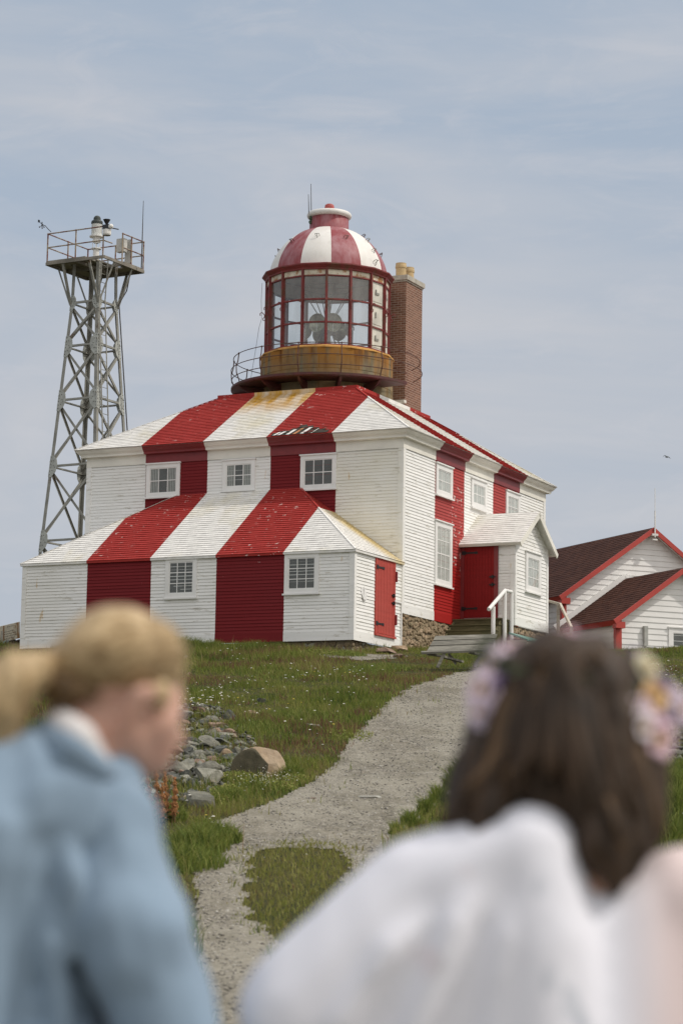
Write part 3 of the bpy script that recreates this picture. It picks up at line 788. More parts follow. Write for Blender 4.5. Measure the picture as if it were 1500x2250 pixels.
def courses(mb, O, A, B, N, t0, t1, ex, lip, span, matf, shingle=0.0, cuts=()):
    """overlapping courses (clapboards or shingles) on the plane O + A*s + B*t"""
    O, A, B, N = Vector(O), Vector(A), Vector(B), Vector(N)
    n = max(1, round((t1 - t0) / ex)); ex = (t1 - t0) / n
    for i in range(n):
        a, b = t0 + i * ex, t0 + (i + 1) * ex
        sa, sb = span(a), span(b)
        lo, hi = min(sa[0], sb[0]), max(sa[1], sb[1])
        if hi - lo < .01: continue
        br = [lo] + [c for c in cuts if lo < c < hi] + [hi]
        if shingle:
            x = lo + rnd.random() * shingle; extra = []
            while x < hi:
                extra.append(x); x += shingle * rnd.uniform(.6, 1.5)
            br = sorted(br + extra)
        for k in range(len(br) - 1):
            p, q = br[k], br[k+1]
            cl = lambda v, s: min(max(v, s[0]), s[1])
            a0, a1 = cl(p, sa), cl(q, sa); b0, b1 = cl(p, sb), cl(q, sb)
            if a1 - a0 < 1e-4 and b1 - b0 < 1e-4: continue
            mi = matf((p + q) / 2, (a + b) / 2)
            jt = rnd.uniform(-.004, .004) if shingle else rnd.uniform(-.002, .002)
            jl = lip * rnd.uniform(.88, 1.14) if shingle else lip * rnd.uniform(.85, 1.2)
            if i == 0: jt = 0
            P = lambda s, t, o: O + A * s + B * t + N * o
            L0, L1 = P(a0, a + jt, jl), P(a1, a + jt, jl)
            H1, H0 = P(b1, b + .01, 0.001), P(b0, b + .01, 0.001)
            if a1 - a0 > 1e-4 and b1 - b0 > 1e-4: mb.quad(L0, L1, H1, H0, mi)
            elif a1 - a0 > 1e-4: mb.poly([L0, L1, H0], mi)
            else: mb.poly([L0, H1, H0], mi)
            if a1 - a0 > 1e-4: mb.quad(P(a0, a + jt, -.004), P(a1, a + jt, -.004), L1, L0, mi)
def striper(bounds, first=0):
    def f(s):
        k = sum(1 for b in bounds if s > b)
        return (k + first) % 2
    return f
def fbox(mb, O, A, N, x0, x1, y0, y1, z0, z1, mi=0):
    O, A, N = Vector(O), Vector(A), Vector(N); Zv = Vector((0, 0, 1))
    vs = [O + A*x + N*y + Zv*z for z in (z0, z1) for y in (y0, y1) for x in (x0, x1)]
    mb.add(vs, [(0,2,3,1), (4,5,7,6), (0,1,5,4), (2,6,7,3), (0,4,6,2), (1,3,7,5)], mi)

FB = [1.88, 3.78, 5.65, 7.53]           # stripe edges along the front (distance from the near corner)
SB = [2.03, 4.0, 6.05, 8.0]             # stripe edges along the side
fs, ss = striper(FB), striper(SB)
W, L = 9.35, 10.04
X, Y, Zv = V3(1,0,0), V3(0,1,0), V3(0,0,1)
# --- walls of the main block
mb = MB()
courses(mb, (0,0,0), -X, Zv, -Y, 1.28, 5.28, .083, .017, lambda t: (.0, W), lambda s, t: fs(s), 2.3, cuts=FB)
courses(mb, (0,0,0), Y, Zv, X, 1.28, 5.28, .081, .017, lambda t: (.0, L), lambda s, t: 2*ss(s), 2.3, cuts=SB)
courses(mb, (-W,0,0), Y, Zv, -X, 1.28, 5.28, .081, .017, lambda t: (.0, L), lambda s, t: ss(s), 2.3, cuts=SB)
courses(mb, (0,L,0), -X, Zv, Y, 1.28, 5.28, .081, .017, lambda t: (.0, W), lambda s, t: fs(s), 2.3, cuts=FB)
def strips(mb, bounds, end, fn, start=0):
    e = [start] + [b for b in bounds if start < b < end] + [end]; st = striper(bounds)
    for a, b in zip(e, e[1:]): fn(a, b, st((a + b) / 2))
# skirt boards
strips(mb, SB, L, lambda a, b, m: fbox(mb, (0,0,0), Y, X, a, b, -.02, .022 + .001*m, 1.05, 1.285, 2*m))
strips(mb, FB, W, lambda a, b, m: fbox(mb, (0,0,0), -X, -Y, a, b, -.02, .022 + .001*m, 1.05, 1.285, m))
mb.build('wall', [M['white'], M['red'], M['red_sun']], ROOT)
# --- corner boards
for (cx, cy, sx, sy) in ((0,0,1,-1), (-W,0,-1,-1), (0,L,1,1), (-W,L,-1,1)):
    mb = MB()
    fbox(mb, (cx, cy, 0), -X*sx, Y*sy, -.028, .12, -.02, .028, 1.05, 5.285)
    fbox(mb, (cx, cy, 0), -Y*sy, X*sx, -.0255, .12, -.02, .030, 1.052, 5.283)
    mb.build('corner_board', M['white'], ROOT)
# --- frieze and cornice
PROF = [(.032, 5.27), (.032, 5.52), (.15, 5.53), (.152, 5.57), (.17, 5.60), (.205, 5.63), (.235, 5.67), (.25, 5.70), (.262, 5.712), (.262, 5.735)]
mb = MB()
def corn(side, bounds, ln):
    e = [0] + bounds + [ln]; st = striper(bounds)
    for i, (a, b) in enumerate(zip(e, e[1:])):
        m = st((a + b) / 2); first, last = i == 0, i == len(e) - 2
        for (o0, z0), (o1, z1) in zip(PROF, PROF[1:]):
            def P(s, o, z):
                s2 = s - o if (first and s == a) else (s + o if (last and s == b) else s)
                g = .004 * m
                if side == 'f': return V3(-s2, -o - g, z)
                if side == 'r': return V3(o + g, s2, z)
                if side == 'l': return V3(-W - o - g, s2, z)
                return V3(-s2, L + o + g, z)
            mb.quad(P(a, o0, z0), P(b, o0, z0), P(b, o1, z1), P(a, o1, z1), m)
for sd, bd, ln in (('f', FB, W), ('r', SB, L), ('l', SB, L), ('b', FB, W)): corn(sd, bd, ln)
mb.build('cornice', [M['cornice_white'], M['redtrim']], ROOT)
# --- main roof
rz = lambda ins: 5.90 + .611 * ins
EV, TP = -.285, 2.57
mb = MB()
k = math.sqrt(1 + .611**2)
def slope(O, A, In, ln, stripe, cuts):
    B = (In + Zv * .611).normalized(); N = (-In * .611 + Zv).normalized()
    O2 = V3(*O) + In * EV + Zv * rz(EV)
    courses(mb, O2, A, B, N, 0, (TP - EV) * k, .118, .018,
            lambda t: (EV + t / k, ln - EV - t / k), stripe, .22, cuts)
slope((0,0,0), -X, Y, W, lambda s, t: fs(s), FB)
slope((0,0,0), Y, -X, L, lambda s, t: ss(s), SB)
slope((-W,0,0), Y, X, L, lambda s, t: ss(s), SB)
slope((0,L,0), -X, -Y, W, lambda s, t: fs(s), FB)
# underside and flat top under the lantern
zt = rz(TP)
mb.quad(V3(-TP, TP, zt), V3(-W+TP, TP, zt), V3(-W+TP, L-TP, zt), V3(-TP, L-TP, zt), 0)
zb_ = rz(EV) - .012
mb.quad(V3(-EV-.005, EV+.005, zb_), V3(-W+EV+.005, EV+.005, zb_), V3(-W+EV+.005, L-EV-.005, zb_), V3(-EV-.005, L-EV-.005, zb_), 0)
roof = mb.build('roof', [M['roof_white'], M['roof_red']], ROOT)
# hip caps
for (a, b) in (((0,0),(1,1)), ((-W,0),(-1,1)), ((0,L),(1,-1)), ((-W,L),(-1,-1))):
    mb = MB(); q = [V3(a[0] - b[0]*i, a[1] + b[1]*i, rz(i) + .022) for i in (EV, 1.9, TP)]
    mb.beam(q[0], q[1], .05, .010, mi=0); mb.beam(q[1] + Zv*.001, q[2] + Zv*.001, .06, .010, mi=1)
    mb.build('hip_cap', [M['roof_white'], M['roof_red']], roof)
# skirt round the flat top
mb = MB()
strips(mb, FB, W-TP+.02, lambda a, b, m: fbox(mb, (0,TP,0), -X, -Y, a, b, -.03, .035, zt-.01, zt+.085, m), TP-.02)
strips(mb, SB, L-TP+.02, lambda a, b, m: fbox(mb, (-TP,0,0), Y, X, a, b, -.03, .036, zt-.01, zt+.085, m), TP-.02)
mb.build('roof_curb', [M['roof_white'], M['roof_red']], roof)
# damaged patch at the eave of the second stripe
mb = MB(); rr = random.Random(3)
B = (Y + Zv*.611).normalized(); N = (-Y*.611 + Zv).normalized(); O2 = V3(0,0,0) + Y*EV + Zv*rz(EV)
def RP(s, t, o): return O2 - X*s + B*t + N*o
lo_pts = [(3.70, .02), (1.95, .02)]
hi_pts = [(2.02,.20),(2.14,.16),(2.18,.30),(2.34,.26),(2.42,.42),(2.58,.40),(2.66,.60),(2.80,.56),(2.90,.70),(3.05,.66),(3.08,.44),(3.2,.48),(3.24,.32),(3.42,.35),(3.48,.22),(3.66,.2)]
top = [RP(s, t, .030) for s, t in hi_pts]
bot = [RP(s, .015, .030) for s, t in hi_pts]
for i in range(len(top)-1): mb.quad(bot[i], bot[i+1], top[i+1], top[i], 0)
for s0, s1, t1 in ((3.52,3.60,.22), (3.38,3.47,.24), (3.12,3.22,.34), (2.93,3.02,.40), (2.70,2.80,.42), (2.46,2.49,.3)):
    mb.add([RP(s0, .02, .036), RP(s1, .02, .036), RP(s1-.10, t1, .040), RP(s0-.10, t1, .040)], [(0,1,2,3)], 1 if s0 != 2.93 else 2)
for q in range(26):
    s = rr.uniform(2.1, 3.6); t = rr.uniform(.04, .34 if s > 3 else .5); w = rr.uniform(.05, .18)
    mb.quad(RP(s, t, .044), RP(s+w, t, .046), RP(s+w, t+.05, .032), RP(s, t+.05, .032), rr.choice((3, 0, 3, 4)))
mb.build('broken_shingles', [m_simple('bare_sheathing', (.045, .036, .026), .95, var=.5, scale=5), M['roof_white'],
         m_simple('orange_lath', (.45, .20, .09), .9), m_simple('mossy_batten', (.12, .12, .075), .95, var=.4), M['roof_red']], roof)

# --- windows
def window(O, A, N, w, h, cols, rows, parent, casing=.105, sash_split=False, back='dim', light=False, curt=True, head=.03):
    O = Vector(O)
    mb = MB(); c = casing; d = .045
    fbox(mb, O, A, N, 0, c, 0, d, 0, h); fbox(mb, O, A, N, w-c, w, 0, d, 0, h)
    fbox(mb, O, A, N, c, w-c, 0, d-.003, h-c, h); fbox(mb, O, A, N, c, w-c, 0, d-.003, 0, c*.9)
    fbox(mb, O, A, N, -.025, w+.025, 0, d+head, h, h+.035)
    fr = mb.build('window', M['trim'], parent)
    mb = MB(); fbox(mb, O, A, N, -.03, w+.03, 0, d+.04, -.04, 0); mb.build('sill', M['trim'], fr)
    x0, x1, z0, z1 = c, w-c, c*.9, h-c
    mb = MB(); b = .021
    s = .026
    fbox(mb, O, A, N, x0, x0+s, .01, .030, z0, z1); fbox(mb, O, A, N, x1-s, x1, .01, .030, z0, z1)
    fbox(mb, O, A, N, x0+s, x1-s, .01, .029, z0, z0+s*1.2); fbox(mb, O, A, N, x0+s, x1-s, .01, .029, z1-s, z1)
    for i in range(1, cols):
        x = x0 + (x1-x0)*i/cols; fbox(mb, O, A, N, x-b/2, x+b/2, .011, .028, z0+s*1.2, z1-s)
    for j in range(1, rows):
        z = z0 + (z1-z0)*j/rows; bb = b*1.5 if (sash_split and j == rows//2) else b
        fbox(mb, O, A, N, x0+s, x1-s, .011, .0265, z-bb/2, z+bb/2)
    mb.build('sash', M['trim'], fr)
    P = lambda x, y, z: O + A*x + N*y + Zv*z
    # unlit room painted as a flat dark sheet, curtains drawn partly across
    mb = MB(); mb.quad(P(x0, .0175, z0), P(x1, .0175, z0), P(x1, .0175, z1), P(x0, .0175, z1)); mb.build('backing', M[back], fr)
    if curt:
        mb = MB(); k2 = 40
        for seg in (((0, .34), (.68, 1)) if not light else ((0, 1),)):
            a0, a1 = seg
            for i in range(k2):
                u, v = a0+(a1-a0)*i/k2, a0+(a1-a0)*(i+1)/k2
                f = lambda q: .0182 + .0012*math.sin(q*w*95)
                mb.quad(P(x0+(x1-x0)*u, f(u), z0), P(x0+(x1-x0)*v, f(v), z0), P(x0+(x1-x0)*v, f(v), z1), P(x0+(x1-x0)*u, f(u), z1))
        mb.build('curtain', M['curtain'] if light else M['grey_curtain'], fr)
    mb = MB(); mb.quad(P(x0, .0222, z0), P(x1, .0222, z0), P(x1, .0222, z1), P(x0, .0222, z1)); mb.build('pane', M['winglass'], fr)
    return fr
nF, nS = -Y, X
for (u0, u1, z0, z1, dark) in ((6.47, 7.50, 4.36, 5.25, 0), (4.22, 5.18, 4.42, 5.22, 0), (1.86, 2.89, 4.33, 5.22, 1)):
    window((-u1, 0, z0), X, nF, u1-u0, z1-z0, 3, 2, ROOT, curt=not dark)
for (u0, u1, z0, z1) in ((4.32, 5.22, 1.30, 2.31), (.93, 1.87, 1.30, 2.28)):
    window((-u1, -2.794, z0), X, nF, u1-u0, z1-z0, 3, 3, ROOT, curt=False)
for (v0, v1, z0, z1, r, sp) in ((2.06, 3.14, 4.38, 5.20, 2, False), (4.46, 5.54, 4.38, 5.16, 2, False), (6.98, 8.03, 4.38, 5.18, 2, False)):
    window((0, v0, z0), Y, nS, v1-v0, z1-z0, 3, r, ROOT, casing=.13, light=True)
window((0, 2.03, 2.02), Y, nS, 1.12, 1.66, 3, 4, ROOT, casing=.13, sash_split=True, light=True)

# --- annex
AX, AV = 9.46, -2.794
mb = MB()
sk = lambda a, b, m: fbox(mb, (0,AV,0), -X, -Y, a, b, -.02, .022 + .001*m, .13, .36, m)
courses(mb, (0,AV,0), -X, Zv, -Y, .355, 2.33, .084, .019, lambda t: (0, AX), lambda s, t: fs(s), 2.3, cuts=FB)
strips(mb, FB, AX, sk)
courses(mb, (0,AV,0), Y, Zv, X, .355, 2.36, .084, .018, lambda t: (0, -AV+.01), lambda s, t: 0)
fbox(mb, (0,AV,0), Y, X, 0, -AV+.01, -.02, .022, .13, .36, 0)
courses(mb, (-AX,AV,0), Y, Zv, -X, .355, 2.36, .084, .018, lambda t: (0, -AV), lambda s, t: 0)
fbox(mb, (-AX,AV,0), Y, -X, 0, -AV, -.02, .022, .13, .36, 0)
fbox(mb, (-AX,0,0), X, Y, 0, .12, -.02, .022, .13, 2.36, 0)
mb.build('annex_wall', [M['white'], M['red']], ROOT)
for (cx, cy, sx, sy) in ((0,AV,1,-1), (-AX,AV,-1,-1)):
    mb = MB()
    fbox(mb, (cx, cy, 0), -X*sx, Y*sy, -.028, .11, -.02, .028, .128, 2.36)
    fbox(mb, (cx, cy, 0), -Y*sy, X*sx, -.0255, .10, -.02, .030, .130, 2.358)
    mb.build('corner_board', M['white'], ROOT)
mb = MB()
s1, s2 = .724, .697
AE = -.075
za = lambda ins: 2.37 + s1*ins
B = (Y + Zv*s1).normalized(); N = (-Y*s1 + Zv).normalized(); k1 = math.sqrt(1+s1*s1)
kk = 2.9/2.794
courses(mb, V3(0, AV+AE, za(AE)), -X, B, N, 0, (-AV-AE)*k1, .110, .020,
        lambda t: (AE + (t/k1)*(2.9-AE)/(2.794-AE), AX-AE-(t/k1)*(2.98-AE)/(2.794-AE)), lambda s, t: fs(s), .22, FB)
B2 = (-X + Zv*s2).normalized(); N2 = (X*s2 + Zv).normalized(); k2_ = math.sqrt(1+s2*s2)
courses(mb, V3(-AE, AV, za(AE)+.004), Y, B2, N2, 0, (2.9-AE)*k2_, .110, .020,
        lambda t: (AE + (t/k2_)*(2.794-AE)/(2.9-AE), 2.794+.02), lambda s, t: 1 if t/k2_+AE > FB[0] else 0, .22)
B3 = (X + Zv*s2).normalized(); N3 = (-X*s2 + Zv).normalized()
courses(mb, V3(-AX+AE, AV, za(AE)+.004), Y, B3, N3, 0, (2.9-AE)*k2_, .110, .020,
        lambda t: (AE + (t/k2_)*(2.794-AE)/(2.9-AE), 2.794), lambda s, t: 1 if t/k2_+AE > AX-FB[3] else 0, .22)
zf = za(AE)
strips(mb, FB, AX-AE, lambda a, b, m: fbox(mb, (0,AV,0), -X, -Y, a, b, .0, .072, zf-.050, zf+.004, m), AE)
fbox(mb, (0,AV,0), Y, X, AE, 2.83, 0, .071, zf-.046, zf+.006, 0)
fbox(mb, (-AX,AV,0), Y, -X, AE, 2.794, 0, .071, zf-.046, zf+.006, 0)
annex_roof = mb.build('annex_roof', [M['roof_white'], M['roof_red']], ROOT)
mb = MB()
h0, h1, h2 = V3(-AE, AV+AE, za(AE)+.02), V3(-FB[0], AV+FB[0]/kk, za(FB[0]/kk)+.02), V3(-2.9, 0, za(2.794)+.02)
mb.beam(h0, h1, .045, .010, mi=0); mb.beam(h1, h2, .05, .010, mi=1); mb.build('hip_cap', [M['roof_white'], M['roof_red']], annex_roof); mb = MB()
mb.beam(V3(-AX+AE, AV+AE, za(AE)+.02), V3(-AX+2.95, 0, za(2.794)+.02), .05, .010, mi=0)
mb.build('hip_cap', [M['roof_white'], M['roof_red']], annex_roof)

# --- plank doors
def door(name, O, A, N, w, h, parent, mat='door', hinge_side=0, frame=.10, tilt=0, hz=(.35, .86)):
    O = Vector(O)
    mb = MB(); fr = frame
    fbox(mb, O, A, N, 0, fr, 0, .045, 0, h); fbox(mb, O, A, N, w-fr, w, 0, .045, 0, h); fbox(mb, O, A, N, fr, w-fr, 0, .044, h-fr*1.1, h)
    fbox(mb, O, A, N, -.02, w+.02, 0, .075, -.05, 0)
    fo = mb.build('door_frame', M['redtrim'] if mat == 'door' else M['door_sun'], parent)
    mb = MB(); n = max(5, round((w-2*fr)/.085)); pw = (w-2*fr)/n
    for i in range(n):
        fbox(mb, O, A, N, fr+i*pw+.004, fr+(i+1)*pw-.004, 0, .034+.002*(i % 2), .02, h-fr*1.1)
    fbox(mb, O, A, N, fr, w-fr, 0, .027, .018, h-fr*1.1-.002)
    d = mb.build(name, M[mat], parent)
    for f in (.13, .85):
        mb = MB(); z = h*f
        fbox(mb, O, A, N, fr-.06, fr+.05, .02, .058, z-.05, z+.05)
        fbox(mb, O, A, N, fr+.05, fr+w*.28, .03, .048, z-.022, z+.022)
        fbox(mb, O, A, N, fr+w*.28, fr+w*.36, .03, .047, z-.032, z+.032)
        mb.build('hinge', M['iron'], d)
    for z in (h*.43, h*.53):
        mb = MB(); fbox(mb, O, A, N, w-fr-.13, w-fr+.04, .03, .062, z-.018, z+.018); fbox(mb, O, A, N, w-fr-.05, w-fr-.02, .03, .08, z-.05, z+.045)
        mb.build('latch', M['iron'], d)
    if tilt:
        for z in (h*.22, h*.78):
            mb = MB(); fbox(mb, O, A, N, w-.02, w+.035, .03, .085, z-.13, z+.13); mb.build('door_block', M['redtrim'], fo)
    return d
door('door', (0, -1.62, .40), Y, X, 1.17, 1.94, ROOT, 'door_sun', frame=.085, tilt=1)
# small white wall plate beside the annex door and loose corner board
mb = MB()
mb.add([V3(.02, -2.40, 1.30), V3(.05, -2.34, 1.16), V3(.05, -2.22, 1.10), V3(.05, -2.20, 1.24), V3(.05, -2.30, 1.46), V3(.02,-2.40,1.44)], [(0,1,2,3,4,5)])
mb.add([V3(.05, -2.34, 1.16), V3(.07, -2.22, 1.14), V3(.07, -2.2, 1.30), V3(.05, -2.30, 1.46)], [(0,1,2,3)])
mb.build('wall_bracket', M['trim'], ROOT)
mb = MB(); fbox(mb, (0,0,0), Y, X, -.50, -.03, .018, .045, 1.28, 1.32); fbox(mb, (0,0,0), Y, X, -.07, -.03, .018, .046, .13, 1.28)
mb.build('panel_trim', M['trim'], ROOT)

# --- porch
PX, P0, P1 = 1.54, 3.84, 6.24
PM = (P0+P1)/2
mb = MB()
g = (4.19-3.34)/(PM-P0)
courses(mb, (0,P0,0), X, Zv, -Y, 1.30, 3.34, .083, .013, lambda t: (1.0, PX), lambda s, t: 0)
fbox(mb, (0,P0,0), X, -Y, .0, PX, -.02, .020, 1.06, 1.30)
courses(mb, (PX,P0,0), Y, Zv, X, 1.30, 4.17, .095, .016,
        lambda t: (0, P1-P0) if t < 3.34 else ((t-3.34)/g, P1-P0-(t-3.34)/g), lambda s, t: 0)
fbox(mb, (PX,P0,0), Y, X, 0, P1-P0, -.02, .022, 1.06, 1.30)
courses(mb, (0,P1,0), X, Zv, Y, 1.30, 3.34, .09, .013, lambda t: (0, PX), lambda s, t: 0)
mb.build('porch_wall', [M['white']], ROOT)
mb = MB()
fbox(mb, (PX,P0,0), -X, -Y, -.028, .115, -.02, .028, 1.055, 3.33); fbox(mb, (PX,P0,0), Y, X, -.026, .09, -.02, .030, 1.057, 3.36)
mb.build('corner_board', M['white'], ROOT); mb = MB()
fbox(mb, (PX,P1,0), -Y, X, -.026, .09, -.02, .030, 1.057, 3.36); fbox(mb, (PX,P1,0), -X, Y, -.028, .1, -.02, .028, 1.055, 3.33)
mb.build('corner_board', M['white'], ROOT)
door('door', (-.0, P0-.012, 1.26), X, -Y, 1.08, 2.07, ROOT, frame=.11)
window((PX, P0+.72, 2.05), Y, X, 1.12, 1.06, 2, 3, ROOT, casing=.15, light=True)
mb = MB(); ov = .20; gx = .24; th = .05
sl = math.sqrt(1+g*g); zr = 4.225
for sy in (-1, 1):
    Bv = (Y*(-sy) + Zv*g).normalized(); Nv = (Y*sy*g + Zv).normalized()
    ye = PM + sy*(PM-P0+ov)
    O2 = V3(0, ye, zr - g*(PM-P0+ov))
    ln = (PM-P0+ov)*sl
    # the back edge leans into the wall
    courses(mb, O2, X, Bv, Nv, 0, ln, .115, .016, lambda t: (.0, PX+gx), lambda s, t: 0, .2)
    P = lambda x, t, o: O2 + X*x + Bv*t + Nv*o
    # soffit and rake board
    mb.quad(P(0, 0, -.03), P(PX+gx, 0, -.03), P(PX+gx, ln, -.03), P(0, ln, -.03), 0)
    for (x0, x1, o0, o1) in ((PX+gx-.03, PX+gx+.006, -.13, .006),):
        vs = [P(x, t, o) for x in (x0, x1) for t, o in ((-.01, o0), (ln, o0), (ln, o1), (-.01, o1))]
        mb.add(vs, [(0,1,2,3), (7,6,5,4), (0,4,5,1), (1,5,6,2), (2,6,7,3), (3,7,4,0)], 1)
    vs = [P(x, t, o) for x in (0, PX+gx-.031) for t, o in ((-.014, -.07), (.012, -.07), (.012, .004), (-.014, .004))]
    mb.add(vs, [(0,1,2,3), (7,6,5,4), (0,4,5,1), (1,5,6,2), (2,6,7,3), (3,7,4,0)], 1)
mb.build('porch_roof', [M['roof_white'], M['cornice_white']], ROOT)

# --- stone foundation (rounded fieldstones set in mortar)
def stones(mb, O, A, N, x1, zlo, zhi, size, seed, mi=0):
    """irregular rubble masonry: overlapping rounded stones of many sizes"""
    r = random.Random(seed); O, A, N = Vector(O), Vector(A), Vector(N); row = 0; z = zlo
    while z < zhi:
        x = -size*.5 + (row % 2)*size*.4
        while x < x1:
            w = size*r.uniform(.55, 1.25); h = size*r.uniform(.42, .85); cx = x+w/2; cz = z+r.uniform(-.28, .28)*size; d = r.uniform(.015, .045); rot = r.uniform(-.5, .5); n = 9
            pts = []
            for j in range(n):
                t = 2*math.pi*j/n; q = r.uniform(.80, 1.12)
                a_, b_ = math.cos(t)*w*.56*q, math.sin(t)*h*.56*q
                pts.append((a_*math.cos(rot)-b_*math.sin(rot), a_*math.sin(rot)+b_*math.cos(rot)))
            def P(a_, b_, o): return O+A*min(max(cx+a_, 0), x1)+N*o+Zv*min(cz+b_, zhi)
            vs = [P(a_, b_, -.02) for a_, b_ in pts]+[P(a_*.88, b_*.88, d*.7) for a_, b_ in pts]+[P(a_*.5, b_*.5, d*r.uniform(.9, 1.25)) for a_, b_ in pts]+[P(0, 0, d*r.uniform(.9, 1.2))]
            f = []
            for j in range(n):
                k2 = (j+1) % n
                f += [(j, k2, n+k2, n+j), (n+j, n+k2, 2*n+k2, 2*n+j), (2*n+j, 2*n+k2, 3*n)]
            if 0 <= cx <= x1: mb.add(vs, f, mi + (r.random() < .3))
            x += w*.92
        z += size*.56; row += 1
mb = MB()
fbox(mb, (0,0,0), Y, X, -.0, L, -.3, -.02, -.9, 1.048, 2)
stones(mb, (-.015,0,0), Y, X, L, -.35, 1.045, .17, 4)
fbox(mb, (PX,P0,0), Y, X, 0, P1-P0, -.3, -.04, -.9, 1.058, 2); stones(mb, (PX-.04,P0,0), Y, X, P1-P0, -.2, 1.05, .16, 8)
fbox(mb, (PX-.3,P0,0), -X, -Y, 0.0, PX-.3, -.3, -.04, -.9, 1.058, 2)
stones(mb, (0,P0+.04,0), X, -Y, PX-.04, -.2, 1.05, .16, 18)
mb.build('foundation', [M['fstone'], M['rock_tan'], M['mortar']], ROOT)
mb = MB()
fbox(mb, (0,AV,0), -X, -Y, .3, AX-.05, -.3, -.08, -1.4, .125, 2); fbox(mb, (0,AV,0), Y, X, .08, 2.7, -.3, -.08, -.9, .125, 2)
stones(mb, (0,AV+.08,0), -X, -Y, AX-.1, -1.0, .12, .20, 12); stones(mb, (-.08,AV+.08,0), Y, X, 2.6, -.7, .12, .20, 13)
fbox(mb, (-AX+.1,AV,0), Y, -X, .08, 2.7, -.3, -.02, -1.4, .125, 2)
mb.build('annex_foundation', [M['fstone'], M['rock_pale'], M['mortar']], ROOT)

# --- chimney
CU0, CU1, CV0, CV1 = 3.0, 3.8, 6.72, 7.87
mb = MB(); mb.box(-CU1, -CU0, CV0, CV1, 6.6, 11.45)
chim = mb.build('chimney', M['brick'], ROOT)
mb = MB(); mb.box(-CU1-.06, -CU0+.06, CV0-.06, CV1+.06, 11.45, 11.59); mb.box(-CU1-.02, -CU0+.02, CV0-.02, CV1+.02, 11.40, 11.45)
mb.build('chimney_cap', M['concrete'], chim)
for (u, v) in ((3.3, 7.0), (3.3, 7.56)):
    mb = MB(); mb.lathe([(.15, 11.58), (.15, 11.86), (.165, 11.88), (.165, 11.93), (.155, 11.98), (.155, 12.02), (.125, 12.02), (.12, 11.62)], -u, v, 20)
    mb.build('chimney_pot', M['pot'], chim, smooth=False)
# stepped flashing blocks at the foot and the ledge under the gallery
mb = MB()
mb.box(-CU1-.02, -CU0+.05, CV0-.16, CV0-.003, 7.82, 7.90)
for i in range(9):
    v = CV0 + .01 + i*.13; mb.box(-CU0+.0, -CU0+.06, v, v+.1, 7.36-i*.0, 7.50-i*.004)
mb.build('flashing', M['cornice_white'], chim)

# --- lantern
LX, LY = -4.67, 5.02
A0 = math.radians(-64.2)
def LA(th): return A0 + math.radians(th)
def LP(th, r, z): return V3(LX + r*math.cos(LA(th)), LY + r*math.sin(LA(th)), z)
mb = MB()
mb.lathe([(1.88, 7.2), (1.88, 7.9), (1.87, 8.9), (1.5, 8.9)], LX, LY, 96)
drum = mb.build('drum', M['drum'], ROOT, smooth=False)
mb = MB(); mb.lathe([(1.885, 8.86), (1.91, 8.865), (1.91, 8.905), (1.76, 8.96), (1.6, 8.965)], LX, LY, 16, LA(-1)); mb.build('ledge', M['rustring'], drum)
mb = MB()
arc0, arc = math.radians(84), math.radians(268)
mb.lathe([(1.9, 7.905), (2.66, 7.905), (2.70, 7.93), (2.70, 7.985), (2.66, 7.99), (1.9, 7.985)], LX, LY, 72, arc0, arc=arc)
for k_ in range(11):
    r_ = 1.95 + k_*.07
    mb.lathe([(r_, 7.985), (r_, 8.0), (r_+.03, 8.0), (r_+.03, 7.985)], LX, LY, 72, arc0, arc=arc)
gal = mb.build('gallery', M['deck'], ROOT)
for k_ in range(14):
    th = 9 + 25.714*k_
    a = (math.degrees(LA(th))) % 360
    if a < 84 or a > 350: continue
    mb = MB()
    if not (a < 84 or a > 352):
        pts = [LP(th, 1.87, 7.35), LP(th, 1.87, 7.88), LP(th, 2.62, 7.90), LP(th, 2.5, 7.80), LP(th, 2.1, 7.62)]
        tg = V3(-math.sin(LA(th)), math.cos(LA(th)), 0)*.035
        n5 = len(pts); vs = [p+tg for p in pts]+[p-tg for p in pts]
        mb.add(vs, [tuple(range(n5)), tuple(reversed(range(n5, 2*n5)))]+[(i, i+n5, (i+1) % n5+n5, (i+1) % n5) for i in range(n5)])
        mb.build('bracket', M['deck'], gal)
    mb = MB()
    mb.tube([LP(th, 2.60, 7.93), LP(th, 2.62, 8.08), LP(th, 2.70, 8.28), LP(th, 2.71, 8.45), LP(th, 2.66, 8.62), LP(th, 2.64, 8.83)], .017, 6)
    for z, r_ in ((8.83, 2.64), (8.50, 2.70), (8.22, 2.68)): mb.ball(LP(th, r_, z), .028, 8)
    mb.build('railing_post', M['rail'], gal)
for z, r_ in ((8.83, 2.64), (8.50, 2.70), (8.22, 2.68)):
    mb = MB(); n = 90; s0, s1_ = math.radians(86), math.radians(409)
    if z == 8.22: s1_ = math.radians(352)
    mb.tube([V3(LX+r_*math.cos(s0+(s1_-s0)*i/n), LY+r_*math.sin(s0+(s1_-s0)*i/n), z) for i in range(n+1)], .0125, 6)
    mb.build('railing_rail', M['rail'], gal)

